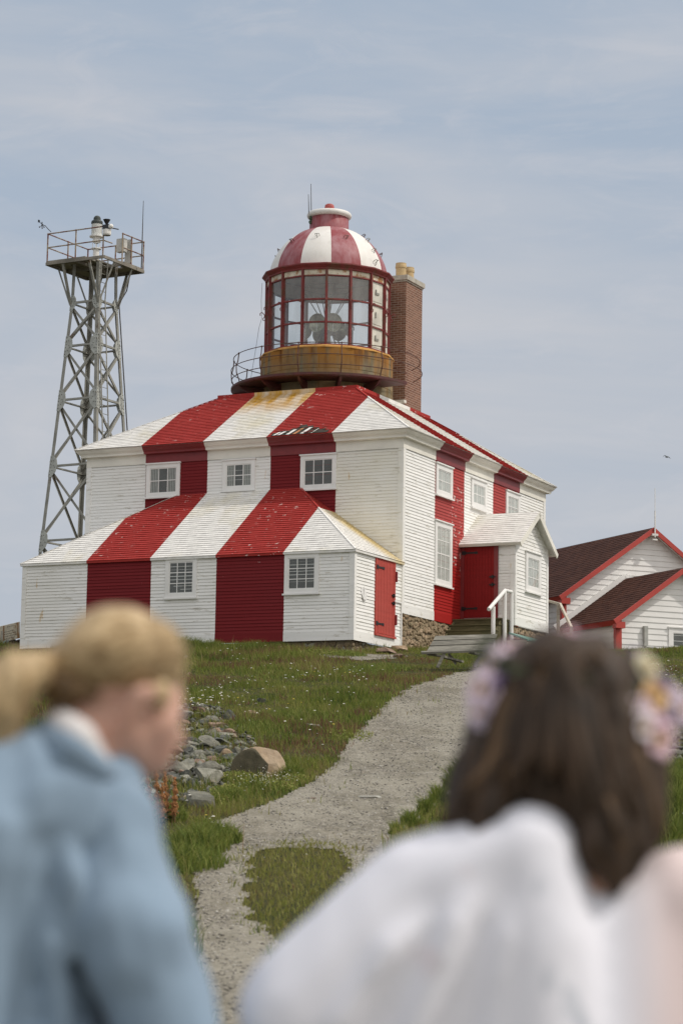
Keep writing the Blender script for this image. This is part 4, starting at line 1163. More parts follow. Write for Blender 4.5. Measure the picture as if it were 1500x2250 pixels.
NV = 16; VT = [-1+22.5*k_ for k_ in range(NV)]; GR = 1.72
zb, zm2, zm1, ztp = 8.95, 9.61, 10.26, 10.94
mb = MB()
mb.lathe([(GR+.02, 8.93), (GR+.05, 8.93), (GR+.05, 8.99), (GR-.03, 8.99), (GR-.03, 8.93)], LX, LY, 16, LA(-1))
for z in (zm1, zm2): mb.lathe([(GR+.025, z-.022), (GR+.025, z+.022), (GR-.03, z+.022), (GR-.03, z-.022), (GR+.025, z-.022)], LX, LY, 16, LA(-1))
mb.lathe([(GR+.03, ztp-.025), (GR+.03, ztp+.012), (GR-.03, ztp+.012), (GR-.03, ztp-.025), (GR+.03, ztp-.025)], LX, LY, 16, LA(-1))
lan = mb.build('lantern_frame', M['lantern_red'], ROOT)
for th in VT:
    mb = MB(); tg = V3(-math.sin(LA(th)), math.cos(LA(th)), 0)
    mb.beam(LP(th, GR, 8.93), LP(th, GR, 11.13), .075, .09, up=LP(th, 1, 0)-LP(th, 0, 0))
    mb.beam(LP(th, GR+.04, 8.93), LP(th, GR+.04, 11.12), .045, .05, up=LP(th, 1, 0)-LP(th, 0, 0))
    mb.build('mullion', M['lantern_red'], lan)
    # S shaped grab hook
    mb = MB(); b = GR+.06
    mb.tube([LP(th, b, 10.00), LP(th, b+.05, 10.01), LP(th, b+.055, 10.06), LP(th, b+.015, 10.10), LP(th, b+.012, 10.16), LP(th, b+.06, 10.22), LP(th, b+.10, 10.24), LP(th, b+.14, 10.20), LP(th, b+.13, 10.14)], .012, 6)
    mb.build('grab_hook', M['lantern_red'], lan)
mb = MB(); glassed = []
for k_ in range(NV):
    a, b = VT[k_], VT[k_]+22.5
    if k_ in (2, 3, 4): continue
    for (z0, z1) in ((zb, zm2), (zm2, zm1), (zm1, ztp)):
        mb.quad(LP(a, GR-.01, z0), LP(b, GR-.01, z0), LP(b, GR-.01, z1), LP(a, GR-.01, z1))
mb.build('lantern_glass', M['glass'], lan)
for k_ in (2, 3, 4):
    a, b = VT[k_], VT[k_]+22.5
    mb = MB()
    for (z0, z1) in ((zb, zm2), (zm2, zm1), (zm1, ztp)):
        p0, p1 = LP(a, GR-.01, 0), LP(b, GR-.01, 0); A_ = (p1-p0); ln = A_.length; A_ = A_/ln
        N_ = V3(A_.y, -A_.x, 0)
        if N_.dot(p0-V3(LX, LY, 0)) < 0: N_ = -N_
        fbox(mb, p0, A_, N_, 0, ln, -.03, .0, z0, z1, 0)
        # raised inner panel, a vent plate and its small lettering-like fittings
        fbox(mb, p0, A_, N_, .10, ln-.10, .0, .012, z0+.10, z1-.12, 0)
        if z0 != zm2: fbox(mb, p0, A_, N_, .22, ln-.26, .012, .035, z0+.30, z0+.36, 1)
        fbox(mb, p0, A_, N_, .24, .27, .012, .04, z0+.28, z0+.44, 1)
    mb.build('metal_panel', [M['panel'], M['galv']], lan)
mb = MB(); mb.lathe([(GR+.015, ztp+.012), (GR+.015, 11.12)], LX, LY, 16, LA(-1)); mb.lathe([(GR-.05, 11.12), (GR-.05, ztp)], LX, LY, 16, LA(-1)); mb.build('lantern_band', M['band'], lan)
mb = MB(); mb.lathe([(GR-.1, 11.10), (GR+.07, 11.10), (GR+.08, 11.14), (GR+.13, 11.19), (GR+.165, 11.225), (GR+.165, 11.26), (GR+.10, 11.28), (1.5, 11.31)], LX, LY, 16, LA(-1))
mb.build('lantern_cornice', M['lantern_red'], lan)
# dome
DP = [(1.69, 11.25), (1.675, 11.38), (1.62, 11.60), (1.53, 11.80), (1.41, 12.0), (1.25, 12.2), (1.05, 12.38), (.82, 12.53), (.57, 12.63)]
def fine(prof, k_=3):
    out = []
    for i in range(len(prof)-1):
        for j in range(k_):
            t = j/k_; p = prof[max(i-1, 0)]; a = prof[i]; b = prof[i+1]; c = prof[min(i+2, len(prof)-1)]
            out.append(tuple(.5*((2*a[q]) + (b[q]-p[q])*t + (2*p[q]-5*a[q]+4*b[q]-c[q])*t*t + (3*a[q]-3*b[q]+c[q]-p[q])*t**3) for q in (0, 1)))
    return out+[prof[-1]]
mb = MB()
mb.lathe(fine(DP), LX, LY, 120, LA(3), fm=lambda j, i: 0 if (j//10) % 2 == 0 else 1)
dome = mb.build('dome', [M['dome_red'], M['dome_white']], ROOT, smooth=True)
mb = MB(); mb.lathe([(.575, 12.60), (.56, 12.66), (.555, 13.02), (.50, 13.03)], LX, LY, 40); mb.build('dome_neck', M['dome_red'], dome, smooth=True)
mb = MB(); mb.lathe([(.555+.085*math.cos(t), 13.08+.085*math.sin(t)) for t in [math.pi*2*i/14-1.6 for i in range(11)]]+[(.3, 13.17), (.1, 13.19), (.09, 13.2)], LX, LY, 48)
mb.build('vent_cap', M['dome_white'], dome, smooth=True)
mb = MB(); mb.lathe([(.07, 13.18), (.07, 13.24), (.12, 13.27), (.14, 13.33), (.125, 13.40), (.08, 13.43), (.001, 13.435)], LX, LY, 20); mb.build('finial', m_rusty('finial_red', (.45, .09, .08), (.20, .04, .03)), dome, smooth=True)
for th, h_, r_ in ((-49, 12.1, 1.34), (-14, 12.17, 1.28), (21.6, 12.14, 1.30), (60, 12.22, 1.24), (57, 11.88, 1.49), (52, 11.50, 1.66), (88, 11.95, 1.45), (-92, 12.05, 1.38), (72, 12.42, 1.0), (-100, 11.9, 1.47)):
    mb = MB(); w = .055/r_
    q = lambda dt, r2, z: V3(LX+r2*math.cos(LA(th)+dt), LY+r2*math.sin(LA(th)+dt), z)
    mb.tube([q(-w, r_-.02, h_), q(-w, r_+.08, h_+.05), q(w, r_+.08, h_+.05), q(w, r_-.02, h_)], .010, 5)
    mb.tube([q(0, r_+.08, h_+.05), q(0, r_+.05, h_-.06), q(.0, r_-.0, h_-.12)], .010, 5)
    mb.build('step_hook', M['rail'] if (int((th-3)//30) % 2 == 0) else M['galv'], dome)
for (px, p0, p1) in ((683, 404, 478), (677.5, 427, 470)):
    a = ROOT_I @ at(px+1, p1, 66.3); b = ROOT_I @ at(px, p0, 66.3)
    mb = MB(); mb.tube([a, b], [.014, .008], 6)
    mb.tube([a, a+(V3(LX, LY, a.z)-a)*.25], .012, 5)
    mb.build('whip_aerial', M['bolt'], dome)
mb = MB(); a = ROOT_I @ at(684, 482, 66.3)
for i in range(7): mb.ball(a+V3(rnd.uniform(-.06,.06), rnd.uniform(-.04,.04), .03*i-.1), .045, 6)
mb.build('aerial_mount', m_simple('green_corroded', (.06, .09, .05), .8, var=.5), dome)
mb = MB()
tw = [ROOT_I @ at(x, y, 65.4) for x, y in ((576, 622), (574, 660), (575, 700), (569, 720), (563, 760), (553, 820), (551, 832))]
mb.tube(tw, .006, 4); mb.build('cable', M['bolt'], lan)
# machinery inside: rotating frame with dished reflectors
mb = MB()
mb.tube([V3(LX, LY, 8.9), V3(LX, LY, 11.1)], .05, 10)
for k_ in range(6):
    th = 15+60*k_
    mb.tube([LP(th, .55, 8.95), LP(th, .16, 9.75)], .018, 6); mb.tube([LP(th, .12, 9.95), LP(th, .75, 10.95)], .014, 6)
    mb.tube([LP(th, .75, 10.95), LP(th+60, .75, 10.95)], .012, 6)
    mb.tube([LP(th, .0, 9.9), LP(th, .42, 9.8)], .02, 6)
mb.lathe([(.12, 9.6), (.2, 9.62), (.2, 9.68), (.12, 9.7)], LX, LY, 16)
lt = mb.build('lamp_stand', M['galv'], lan)
def reflector(c, d, r=.265):
    d = Vector(d).normalized(); q = d.to_track_quat('Z', 'Y').to_matrix()
    mb = MB(); n = 28; prof = [(r*i/8, -.16+.16*(i/8)**2) for i in range(9)]
    prof2 = [(r*1.0, .0), (r*1.03, .0), (r*1.03, -.02)]+[(r*i/8*1.0, -.185+.16*(i/8)**2) for i in range(8, -1, -1)]
    o = 0
    pr = prof+prof2
    for (rr_, z) in pr:
        for j in range(n):
            t = 2*math.pi*j/n; mb.v.append(tuple(Vector(c)+q @ Vector((rr_*math.cos(t), rr_*math.sin(t), z))))
    for i in range(len(pr)-1):
        for j in range(n): mb.f.append((i*n+j, i*n+(j+1) % n, (i+1)*n+(j+1) % n, (i+1)*n+j)); mb.m.append(0)
    rf = mb.build('reflector', M['brass'], lan, smooth=True)
    mb = MB(); mb.ball(Vector(c)+d*.02, .045, 10); mb.tube([Vector(c)-d*.15, Vector(c)+d*.0], .012, 6); mb.tube([Vector(c)+d*.0-Zv*.25, Vector(c)-Zv*.0], .01, 5)
    mb.build('lamp', M['lamp'], rf)
for th, r_, z in ((-30, .60, 9.84), (16, .58, 9.85), (-88, .62, 9.72), (86, .66, 9.78), (140, .55, 9.80), (-160, .5, 9.70)):
    reflector(LP(th, r_, z), LP(th, r_+1, z)-LP(th, r_, z)+V3(0,0,-.02))
mb = MB(); mb.lathe([(1.65, 8.92), (.05, 8.92)], LX, LY, 32); mb.build('lantern_floor', M['deck'], lan)
mb = MB(); mb.lathe([(1.64, 10.96), (1.60, 11.1), (1.45, 11.45), (.9, 12.0), (.3, 12.3)], LX, LY, 32); mb.build('lantern_ceiling', m_simple('pale_lining', (.74, .75, .72), .9, var=.2), lan, smooth=True)

# --- steps and handrail in front of the porch door (stand on their own)
steps = empty('wooden_steps', ROOT_M @ V3(.7, 2.9, .3), -YAW, 'brown plank steps up to the red porch door, with white pole handrail', 'steps')
SM = steps_inv = (Matrix.Translation(ROOT_M @ V3(.7, 2.9, .3)) @ Matrix.Rotation(-YAW, 4, 'Z')).inverted() @ ROOT_M
def S(x, y, z): return (V3(x, y, z) - V3(.7, 2.9, .3))
zt_ = 1.20
for i in range(6):
    z = zt_ - i*.165; y1 = 3.80 - i*.22 - (.0 if i == 0 else .30); y0 = y1 - .22 - (.30 if i == 0 else 0)
    mb = MB(); a, b = S(.0-.02*i, y0-.03, z-.035), S(1.42, y1, z); mb.box(a.x, b.x, a.y, b.y, a.z, b.z)
    a, b = S(.02, y0, z-.165), S(1.40, y0+.03, z-.036); mb.box(a.x, b.x, a.y, b.y, a.z, b.z)
    mb.build('tread', M['wood_brown'], steps)
for x in (.03, 1.36):
    mb = MB()
    pts = [(3.80, zt_-.05), (3.28, zt_-.05), (2.2, zt_-.05-.165*5), (2.2, zt_-1.2), (3.80, zt_-1.2)]
    vs = [S(x+dx, y, z) for dx in (0, .04) for y, z in pts]; n5 = 5
    mb.add(vs, [tuple(range(5)), tuple(reversed(range(5, 10)))]+[(i, i+5, (i+1) % 5+5, (i+1) % 5) for i in range(5)])
    mb.build('stringer', M['wood_brown'], steps)
def wp(px, py, vy, zoff=0):
    """world point on the plane y_local = vy of the lighthouse"""
    o = ROOT_I @ V3(0, 0, EZ); d = (ROOT_I.to_3x3() @ ray(px, py)); t = (vy - o.y)/d.y
    return o + d*t
def wpx(px, py, vx):
    o = ROOT_I @ V3(0, 0, EZ); d = (ROOT_I.to_3x3() @ ray(px, py)); t = (vx - o.x)/d.x
    return o + d*t
XR = 1.47
pa, pb, pc = wpx(1083, 1333, XR), wpx(1108, 1300, XR), wpx(1123, 1303, XR)
for p, gz in ((pa, .25), (pb, .15), (pc, .15)):
    mb = MB(); q = S(p.x, p.y, p.z); mb.tube([V3(q.x, q.y, S(0,0,gz-.1).z), q], .055, 10); mb.build('post', M['trim'], steps, smooth=False)
h0, h1, h2 = wpx(1073, 1339, XR), wpx(1109, 1297, XR), wpx(1131, 1303, XR)
mb = MB(); mb.tube([S(*h0), S(*h1)], .05, 10); mb.tube([S(*(h1)), S(*h2)], .047, 10); mb.build('handrail', M['trim'], steps)
# ------------------------------------------------------------------ rocks
def rock(name, mat, c, w, d, h, seed, label, group=None, rot=None, flat=.0, cat='boulder', cuts=7, lump=.16, sink=.3):
    r = random.Random(seed); bm = bmesh.new()
    bmesh.ops.create_icosphere(bm, subdivisions=3, radius=1.0)
    # plane cuts make broad angular faces
    for i in range(cuts+4):
        n = Vector((r.gauss(0, 1), r.gauss(0, 1), r.gauss(.25, .7))).normalized(); q = r.uniform(.42, .80)
        for v in bm.verts:
            e = v.co.dot(n)-q
            if e > 0: v.co -= n*e
    if flat:
        for v in bm.verts:
            if v.co.z > 1-flat: v.co.z = 1-flat+(v.co.z-1+flat)*.15
    off = Vector((seed*1.7, seed*.3, 2))
    for v in bm.verts:
        k = noise.noise(v.co*1.3+off)*lump+noise.noise(v.co*3.5+off)*.06+noise.noise(v.co*8+off)*.02
        v.co *= 1+k
        v.co = Vector((v.co.x*w/2, v.co.y*d/2, v.co.z*h/2))
    me = bpy.data.meshes.new(name); bm.to_mesh(me); bm.free(); me.materials.append(mat)
    o = bpy.data.objects.new(name, me); COL.objects.link(o)
    o.rotation_euler = rot or (r.uniform(-.15, .15), r.uniform(-.15, .15), r.uniform(0, 6.28))
    o.location = (c[0], c[1], c[2]+h/2*(1-2*sink)+flat*.62*h/2)
    return tag(o, label, cat, group)
def rock_px(name, mat, cx, by, wpx_, hpx, seed, label, **kw):
    q = on_ground(cx, by); s = q.y/F
    sink = kw.get('sink', .15)
    w = wpx_*s; h = hpx*s/(1-sink)
    return rock(name, mat, (q.x, q.y+w*.3, ground(q.x, q.y+w*.3)-.03), w*1.06, w*.85, h*1.08, seed, label, **kw)
# the big two-toned boulder: a tan rounded body with one dark split face
t = NT('split_granite')
o_ = t.sep(); gm = t.band(t.math('ADD', t.math('ADD', t.math('MULTIPLY', o_[0], -1.32), t.math('MULTIPLY', o_[1], -2.51)), t.math('MULTIPLY', o_[2], .278)), .55, 9, .015)
c = t.mix(t.ramp(t.noise(5, 8, .65), [(.3, 0.0), (.7, 1.0)]), (.27, .19, .12), (.46, .36, .25))
c = t.mix(t.ramp(t.noise(2.0, 4, .6, t.coord((1, 1, 1), loc=(2, 5, 1))), [(.5, 0.0), (.62, .6)]), c, (.34, .27, .20))
dk = t.mix(t.ramp(t.noise(6, 6, .6), [(.3, 0.0), (.7, 1.0)]), (.075, .068, .045), (.15, .13, .085))
t.color(t.mix(gm, c, dk)).set(.9, 0, .2).bump(t.noise(16, 8, .7), .7, .03)
M['boulder'] = t.m
def big_boulder():
    q = on_ground(565, 1712); bm = bmesh.new(); bmesh.ops.create_icosphere(bm, subdivisions=4, radius=1)
    for n, d in (((-.549, -.829, .10), .60), ((.25, -.75, .75), .86), ((.9, -.5, .4), .93), ((.2, .2, 1), .86), ((-.3, .1, 1), .93), ((.6, -.9, -.1), .9), ((-.6, -1, .9), .9)):
        n = Vector(n).normalized()
        for v in bm.verts:
            e = v.co.dot(n)-d
            if e > 0: v.co -= n*e
    for v in bm.verts:
        v.co *= 1+noise.noise(v.co*1.6)*.07+noise.noise(v.co*5)*.025+noise.noise(v.co*12)*.01
        v.co = Vector((v.co.x*.415, v.co.y*.33, v.co.z*.36))
    me = bpy.data.meshes.new('boulder'); bm.to_mesh(me); bm.free(); me.materials.append(M['boulder'])
    o = bpy.data.objects.new('boulder', me); COL.objects.link(o); o.location = (q.x+.02, q.y+.28, ground(q.x, q.y+.28)+.10)
    tag(o, 'large rounded tan boulder with one dark split face at the path edge', 'boulder', 'boulders and rocks beside the path')
big_boulder()
GRP = 'boulders and rocks beside the path'
for i, (m_, cx, by, w, h, lab, kw) in enumerate([
    ('rock_grey', 440, 1776, 88, 66, 'smooth grey boulder in front of the rubble, next to the orange dock plants', dict(cuts=5, lump=.1)),
    ('rock_grey', 458, 1722, 88, 50, 'angular grey-green rock with a rusty underside, behind the smooth grey boulder', dict(cuts=9, flat=.25)),
    ('rock_dark', 500, 1582, 54, 30, 'dark pointed rock at the top of the rubble heap', dict(cuts=8)),
    ('rock_pink', 548, 1575, 46, 20, 'flat pinkish rock half hidden in grass beside the dark pointed rock', dict(flat=.5)),
    ('rock_pink', 472, 1604, 62, 22, 'long brownish slab just below the dark pointed rock', dict(flat=.5)),
    ('rock_dark', 445, 1592, 46, 20, 'dark flat slab at the upper left of the rubble heap', dict(flat=.4)),
    ('rock_grey', 462, 1624, 52, 32, 'pale grey wedge shaped rock in the middle of the rubble heap', dict(cuts=9)),
    ('rock_grey', 482, 1640, 50, 26, 'grey rock with lichen touching the grass on its right', dict(cuts=9)),
    ('rock_tan', 393, 1634, 48, 28, 'tan and brown blocky rock in the left of the rubble heap', dict(cuts=9)),
    ('rock_tan', 498, 1672, 70, 34, 'low brown slab with a tan top, right edge of the rubble', dict(flat=.4)),
    ('rock_grey', 520, 1662, 30, 40, 'tilted grey block leaning on the brown slab', dict(cuts=9)),
    ('rock_grey', 692, 1600, 48, 14, 'flat pale grey rock lying alone in the grass left of the path', dict(flat=.5)),
    ('rock_pale', 560, 1637, 22, 14, 'small white stone at the upper edge of the grass bank', dict()),
    ('rock_pink', 584, 1634, 20, 10, 'small pinkish stone next to the white one', dict()),
    ('rock_pale', 407, 1452, 30, 18, 'pale rock half buried near the corner of the lighthouse annex', dict()),
    ('rock_tan', 414, 1484, 18, 12, 'small tan rock on the grass below the lighthouse annex', dict()),
    ('rock_grey', 404, 1700, 60, 34, 'flat layered grey rock at the lower left of the rubble', dict(flat=.4)),
    ('rock_dark', 420, 1732, 44, 28, 'dark wet looking rock between the grey boulders', dict()),
    ('rock_pink', 492, 1828, 56, 20, 'flat pinkish grey stone where the grass tuft meets the path', dict(flat=.6)),
    ('rock_pale', 812, 1756, 60, 13, 'pale flat slab sunk in the gravel path', dict(flat=.7)),
    ('rock_pale', 765, 1757, 30, 7, 'thin pale stone beside the flat slab in the path', dict(flat=.7)),
    ('rock_pink', 690, 1756, 26, 9, 'low reddish stone in the gravel left of the flat slab', dict(flat=.6)),
    ('rock_dark', 644, 1805, 15, 7, 'small dark stone on the open gravel', dict()),
    ('rock_pink', 925, 1695, 18, 7, 'small pale pink stone in the upper part of the path', dict()),
    ('rock_grey', 1480, 1580, 130, 72, 'large grey outcrop below the grassy hump on the right', dict(cuts=6)),
    ('rock_dark', 575, 1545, 32, 16, 'half buried grey stone among the white flowers', dict(flat=.4)),
    ('rock_pink', 845, 1436, 60, 20, 'brown flat doorstep rock below the small red door', dict(flat=.5)),
    ('rock_tan', 880, 1431, 50, 18, 'tan rock at the foot of the fieldstone foundation', dict(flat=.3)),
    ('rock_grey', 858, 1424, 44, 16, 'grey rounded rock tucked under the small red door', dict()),
    ('rock_pink', 875, 1446, 40, 12, 'low brown rock beside the bare gravel strip', dict(flat=.4)),
    ]):
    rock_px('boulder' if w > 55 else 'rock', M[m_], cx, by, w, h, 30+i, lab, group=GRP, cat='boulder' if w > 55 else 'rock', **kw)
# rubble heap: the rocks one can tell apart, each its own object, over a bed of small broken stone
rr = random.Random(77); n_ = 0
def rubble_rocks(poly_px, n, wlo, whi, lab, grp, mats, seed):
    r = random.Random(seed)
    xs = [p[0] for p in poly_px]; ys = [p[1] for p in poly_px]; k = 0; tries = 0
    base = []
    for m_ in mats:
        for v_ in range(3): base.append((m_, v_, rock('rock', M[m_], (0, 0, 0), 1, .8, .55, seed*10+v_+len(base), lab, grp, cat='rock', cuts=10, sink=0, lump=.12)))
    first = list(base)
    while k < n and tries < 4000:
        tries += 1; a = r.uniform(min(xs), max(xs)); b = r.uniform(min(ys), max(ys))
        if not in_poly(np.array([a]), np.array([b]), poly_px)[0]: continue
        q = on_ground(a, b); w = r.uniform(wlo, whi)*(1 if r.random() < .8 else 1.5)
        m_, v_, src = r.choice(base)
        if first: m_, v_, o = first.pop()
        else: o = src.copy(); COL.objects.link(o)
        o.location = (q.x, q.y, q.z+w*.12*r.uniform(.2, 1.6)); o.scale = (w, w*r.uniform(.6, 1.1), w*r.uniform(.5, 1.0)); o.rotation_euler = (r.uniform(-.35, .35), r.uniform(-.35, .35), r.uniform(0, 6.28))
        k += 1
rubble_rocks([(345, 1570), (440, 1560), (490, 1600), (545, 1650), (500, 1690), (430, 1720), (380, 1740), (340, 1750), (290, 1720), (290, 1600)], 125, .20, .46,
             'broken grey rock lying loose in the rubble heap left of the path', 'loose rocks of the rubble heap', ('rock_grey', 'rock_dark', 'rock_pink', 'rock_grey'), 5)
rubble_rocks([(1420, 1585), (1540, 1570), (1560, 1680), (1450, 1680)], 45, .14, .30,
             'dark broken rock in the small pile at the right edge', 'loose rocks of the right hand pile', ('rock_grey', 'rock_dark'), 6)
def small_rubble():
    poly = lambda x, y: in_poly(x, y, RUB) | in_poly(x, y, RUB2)
    me = chips('rubble', 26000, (-4.6, 8), (30, 52), .042, 19, poly)
    t = NT('rubble_stone'); at_ = t.n.new('ShaderNodeAttribute'); at_.attribute_name = 'tone'
    t.color(t.ramp(at_.outputs['Fac'], [(0, (.05, .052, .045)), (.5, (.12, .125, .105)), (.9, (.22, .215, .18)), (1, (.28, .22, .16))])).set(.9, 0, .2)
    me.materials.append(t.m); o = bpy.data.objects.new('rubble', me); COL.objects.link(o)
    tag(o, 'bed of small broken grey stone between the rocks', 'rubble', kind='stuff')
small_rubble()
# orange dock plants
M['dock'] = m_simple('rusty_seed_heads', (.36, .17, .065), .9, var=.35, scale=30)
M['dockstem'] = m_simple('reddish_stem', (.20, .11, .05), .8)
for (lab, spikes) in (('tall dock plant with three dense orange seed spikes, nearest the grey boulder', ((384, 1800, 1708, .0), (368, 1800, 1698, -.03), (378, 1806, 1730, .05))),
                      ('dock plant with slanting orange seed spikes, close to the blue jacket', ((350, 1810, 1690, -.04), (338, 1800, 1702, -.08), (357, 1812, 1722, .0)))):
    q0 = on_ground(spikes[0][0], spikes[0][1]+8); pl = empty('dock_plant', q0, 0, lab, 'plant', 'orange dock plants by the rubble')
    r = random.Random(len(lab))
    for (a, b, tpy, ln) in spikes:
        base = Vector((at(a, b, q0.y).x, q0.y, q0.z))-q0; top = at(a, tpy, q0.y)-q0; top.x += ln
        mb = MB(); mb.tube([base, base.lerp(top, .5)+V3(.01, 0, 0), top], [.007, .006, .003], 6); mb.build('stem', M['dockstem'], pl)
        mb = MB()
        for i in range(650):
            f = r.uniform(.22, 1.0); c = base.lerp(top, f); rad = .068*(1-f*.6)*(.6+.4*math.sin(f*38)); an = r.uniform(0, 6.28); q = r.random()**.5
            mb.ball(c+V3(math.cos(an)*rad*q, math.sin(an)*rad*q, r.uniform(-.01, .01)), r.uniform(.005, .010), 5)
        mb.build('seed_head', M['dock'], pl)
        mb = MB()
        for i in range(5):
            an = r.uniform(0, 6.28); c = base+V3(0, 0, r.uniform(.02, .12)); d = V3(math.cos(an), math.sin(an), .3)*r.uniform(.08, .16); sd = V3(-math.sin(an), math.cos(an), 0)*.02
            mb.add([c, c+d*.5+sd, c+d, c+d*.5-sd], [(0,1,2,3)])
        mb.build('leaf', m_simple('dock_leaf', (.08, .09, .03), .7, var=.3), pl)

# ------------------------------------------------------------------ skeleton tower
TC = Vector((-8.72, 81.5)); TYAW = math.radians(29.5)
tg_z = ground(TC.x, TC.y)
tower = empty('skeleton_tower', (TC.x, TC.y, tg_z-.1), -TYAW, 'grey galvanised steel lattice light tower behind the lighthouse', 'tower')
def TZ(zrel): return zrel+EZ-(tg_z-.1)
hw = lambda zr: .575+(18.9-zr)*.0660
TL = [18.83, 17.28, 15.37, 13.05, 10.45, 7.75, 5.2]
CORN = {'n': (1, -1), 'l': (-1, -1), 'r': (1, 1), 'b': (-1, 1)}
TOPZ = 20.20
for nm, (sx, sy) in CORN.items():
    mb = MB(); z0, z1 = 4.9, TOPZ
    for za_, zb_2 in ((z0, 18.83), (18.83, z1)):
        h0_ = hw(za_); h1_ = hw(zb_2) if za_ < 18 else hw(18.83)*.96
        p0, p1 = V3(sx*h0_, sy*h0_, TZ(za_)), V3(sx*h1_, sy*h1_, TZ(zb_2))
        # angle section: two flanges meeting at the corner
        for ax in (0, 1):
            d = V3(-sx*.125, 0, 0) if ax == 0 else V3(0, -sy*.125, 0); tn = V3(0, -sy*.014, 0) if ax == 0 else V3(-sx*.014, 0, 0)
            if ax == 1: d0 = V3(0, -sy*.014, 0)
            else: d0 = V3(0, 0, 0)
            vs = [p+q for p in (p0, p1) for q in (d0, d, d+tn, d0+tn)]
            mb.add(vs, [(0,1,2,3), (7,6,5,4), (0,4,5,1), (1,5,6,2), (2,6,7,3), (3,7,4,0)])
    mb.build('leg', M['galv'], tower)
def face_pts(i):
    o = [(1,-1), (-1,-1), (-1,1), (1,1)]; return o[i], o[(i+1) % 4]
for i in range(4):
    (ax, ay), (bx, by) = face_pts(i)
    inn = V3(-(ax+bx)/2, -(ay+by)/2, 0)
    for k_ in range(len(TL)):
        z = TL[k_]; h = hw(z)
        mb = MB(); mb.beam(V3(ax*h, ay*h, TZ(z))+inn*.03, V3(bx*h, by*h, TZ(z))+inn*.03, .08, .07, L=.012); mb.build('girt', M['galv'], tower)
        if k_ < len(TL)-1:
            z2 = TL[k_+1]; h2_ = hw(z2); g0, g1 = .14, .14
            for (sx0, sy0, sx1, sy1, io) in ((ax, ay, bx, by, .035), (bx, by, ax, ay, .085)):
                mb = MB(); mb.beam(V3(sx0*h, sy0*h, TZ(z)-.12)+inn*io, V3(sx1*h2_, sy1*h2_, TZ(z2)+.12)+inn*io, .085, .055, up=inn, L=.012); mb.build('brace', M['galv'], tower)
# gusset plates with bolts on both faces of every joint
for nm, (sx, sy) in CORN.items():
    for z in TL[:-1]:
        h = hw(z)
        mb = MB(); s_ = 1.0 if z > 18 else 1.35
        for ax in (0, 1):
            ob = V3(sx*h, sy*h, TZ(z)); along = V3(-sx, 0, 0) if ax == 0 else V3(0, -sy, 0); out = V3(0, sy, 0) if ax == 0 else V3(sx, 0, 0)
            tilt = V3(-sx, -sy, 0)*.066
            pts = [(-.01, -.27*s_), (.10, -.30*s_), (.20*s_, -.16*s_), (.24*s_, 0), (.20*s_, .16*s_), (.10, .27*s_), (-.01, .27*s_)]
            P = lambda a, b, o: ob+along*a+Zv*b+out*o-V3(sx, sy, 0)*(b*.066)
            n5 = len(pts); vs = [P(a, b, .0) for a, b in pts]+[P(a, b, .014) for a, b in pts]
            mb.add(vs, [tuple(range(n5)), tuple(reversed(range(n5, 2*n5)))]+[(i, i+n5, (i+1) % n5+n5, (i+1) % n5) for i in range(n5)], 0)
            for (a, b) in [(.04, -.22*s_+.09*q*s_) for q in range(6)]+[(.13, -.12*s_), (.17, .02), (.13, .14*s_), (.16*s_, -.05)]:
                mb.ball(P(a, b, .018), .016, 5, 1)
        mb.build('gusset_plate', [M['galv_pale'], M['bolt']], tower)
# outward struts carrying the platform
PH = 1.215; PZ = 20.20
for i in range(4):
    (ax, ay), (bx, by) = face_pts(i); h = hw(18.83)
    for (sx, sy) in ((ax, ay), (bx, by)):
        mid = V3((ax+bx)/2, (ay+by)/2, 0)
        tan = V3(sx, sy, 0)-mid
        tgt = mid*PH*.96+tan*(.55)
        mb = MB(); mb.beam(V3(sx*h, sy*h, TZ(18.75)), V3(tgt.x, tgt.y, TZ(PZ-.05)), .085, .06, L=.012); mb.build('strut', M['galv'], tower)
# platform: plank frame with an open bay at the ladder side (near the camera's right)
mb = MB()
zz = TZ(PZ)
def plank(x0, x1, y0, y1, z0=0, z1=.05): mb.box(x0, x1, y0, y1, zz+z0, zz+z1)
plank(-PH, PH*.35, -PH, -PH+.62); plank(-PH, -PH+.5, -PH+.63, PH-.6); plank(-PH, PH, PH-.59, PH, -.0, .05); plank(PH-.45, PH, PH-1.2, PH-.6)
plank(-.75, .45, -.55, .75, .052, .10)
for (a, b) in (((-PH, -PH), (PH, -PH)), ((-PH, PH), (PH, PH)), ((-PH, -PH), (-PH, PH)), ((PH, -PH), (PH, PH)), ((0, -PH), (0, PH)), ((-PH, 0), (PH, 0))):
    mb.beam(V3(a[0], a[1], zz-.055), V3(b[0], b[1], zz-.055), .06, .10)
pf = mb.build('platform', M['platewood'], tower)
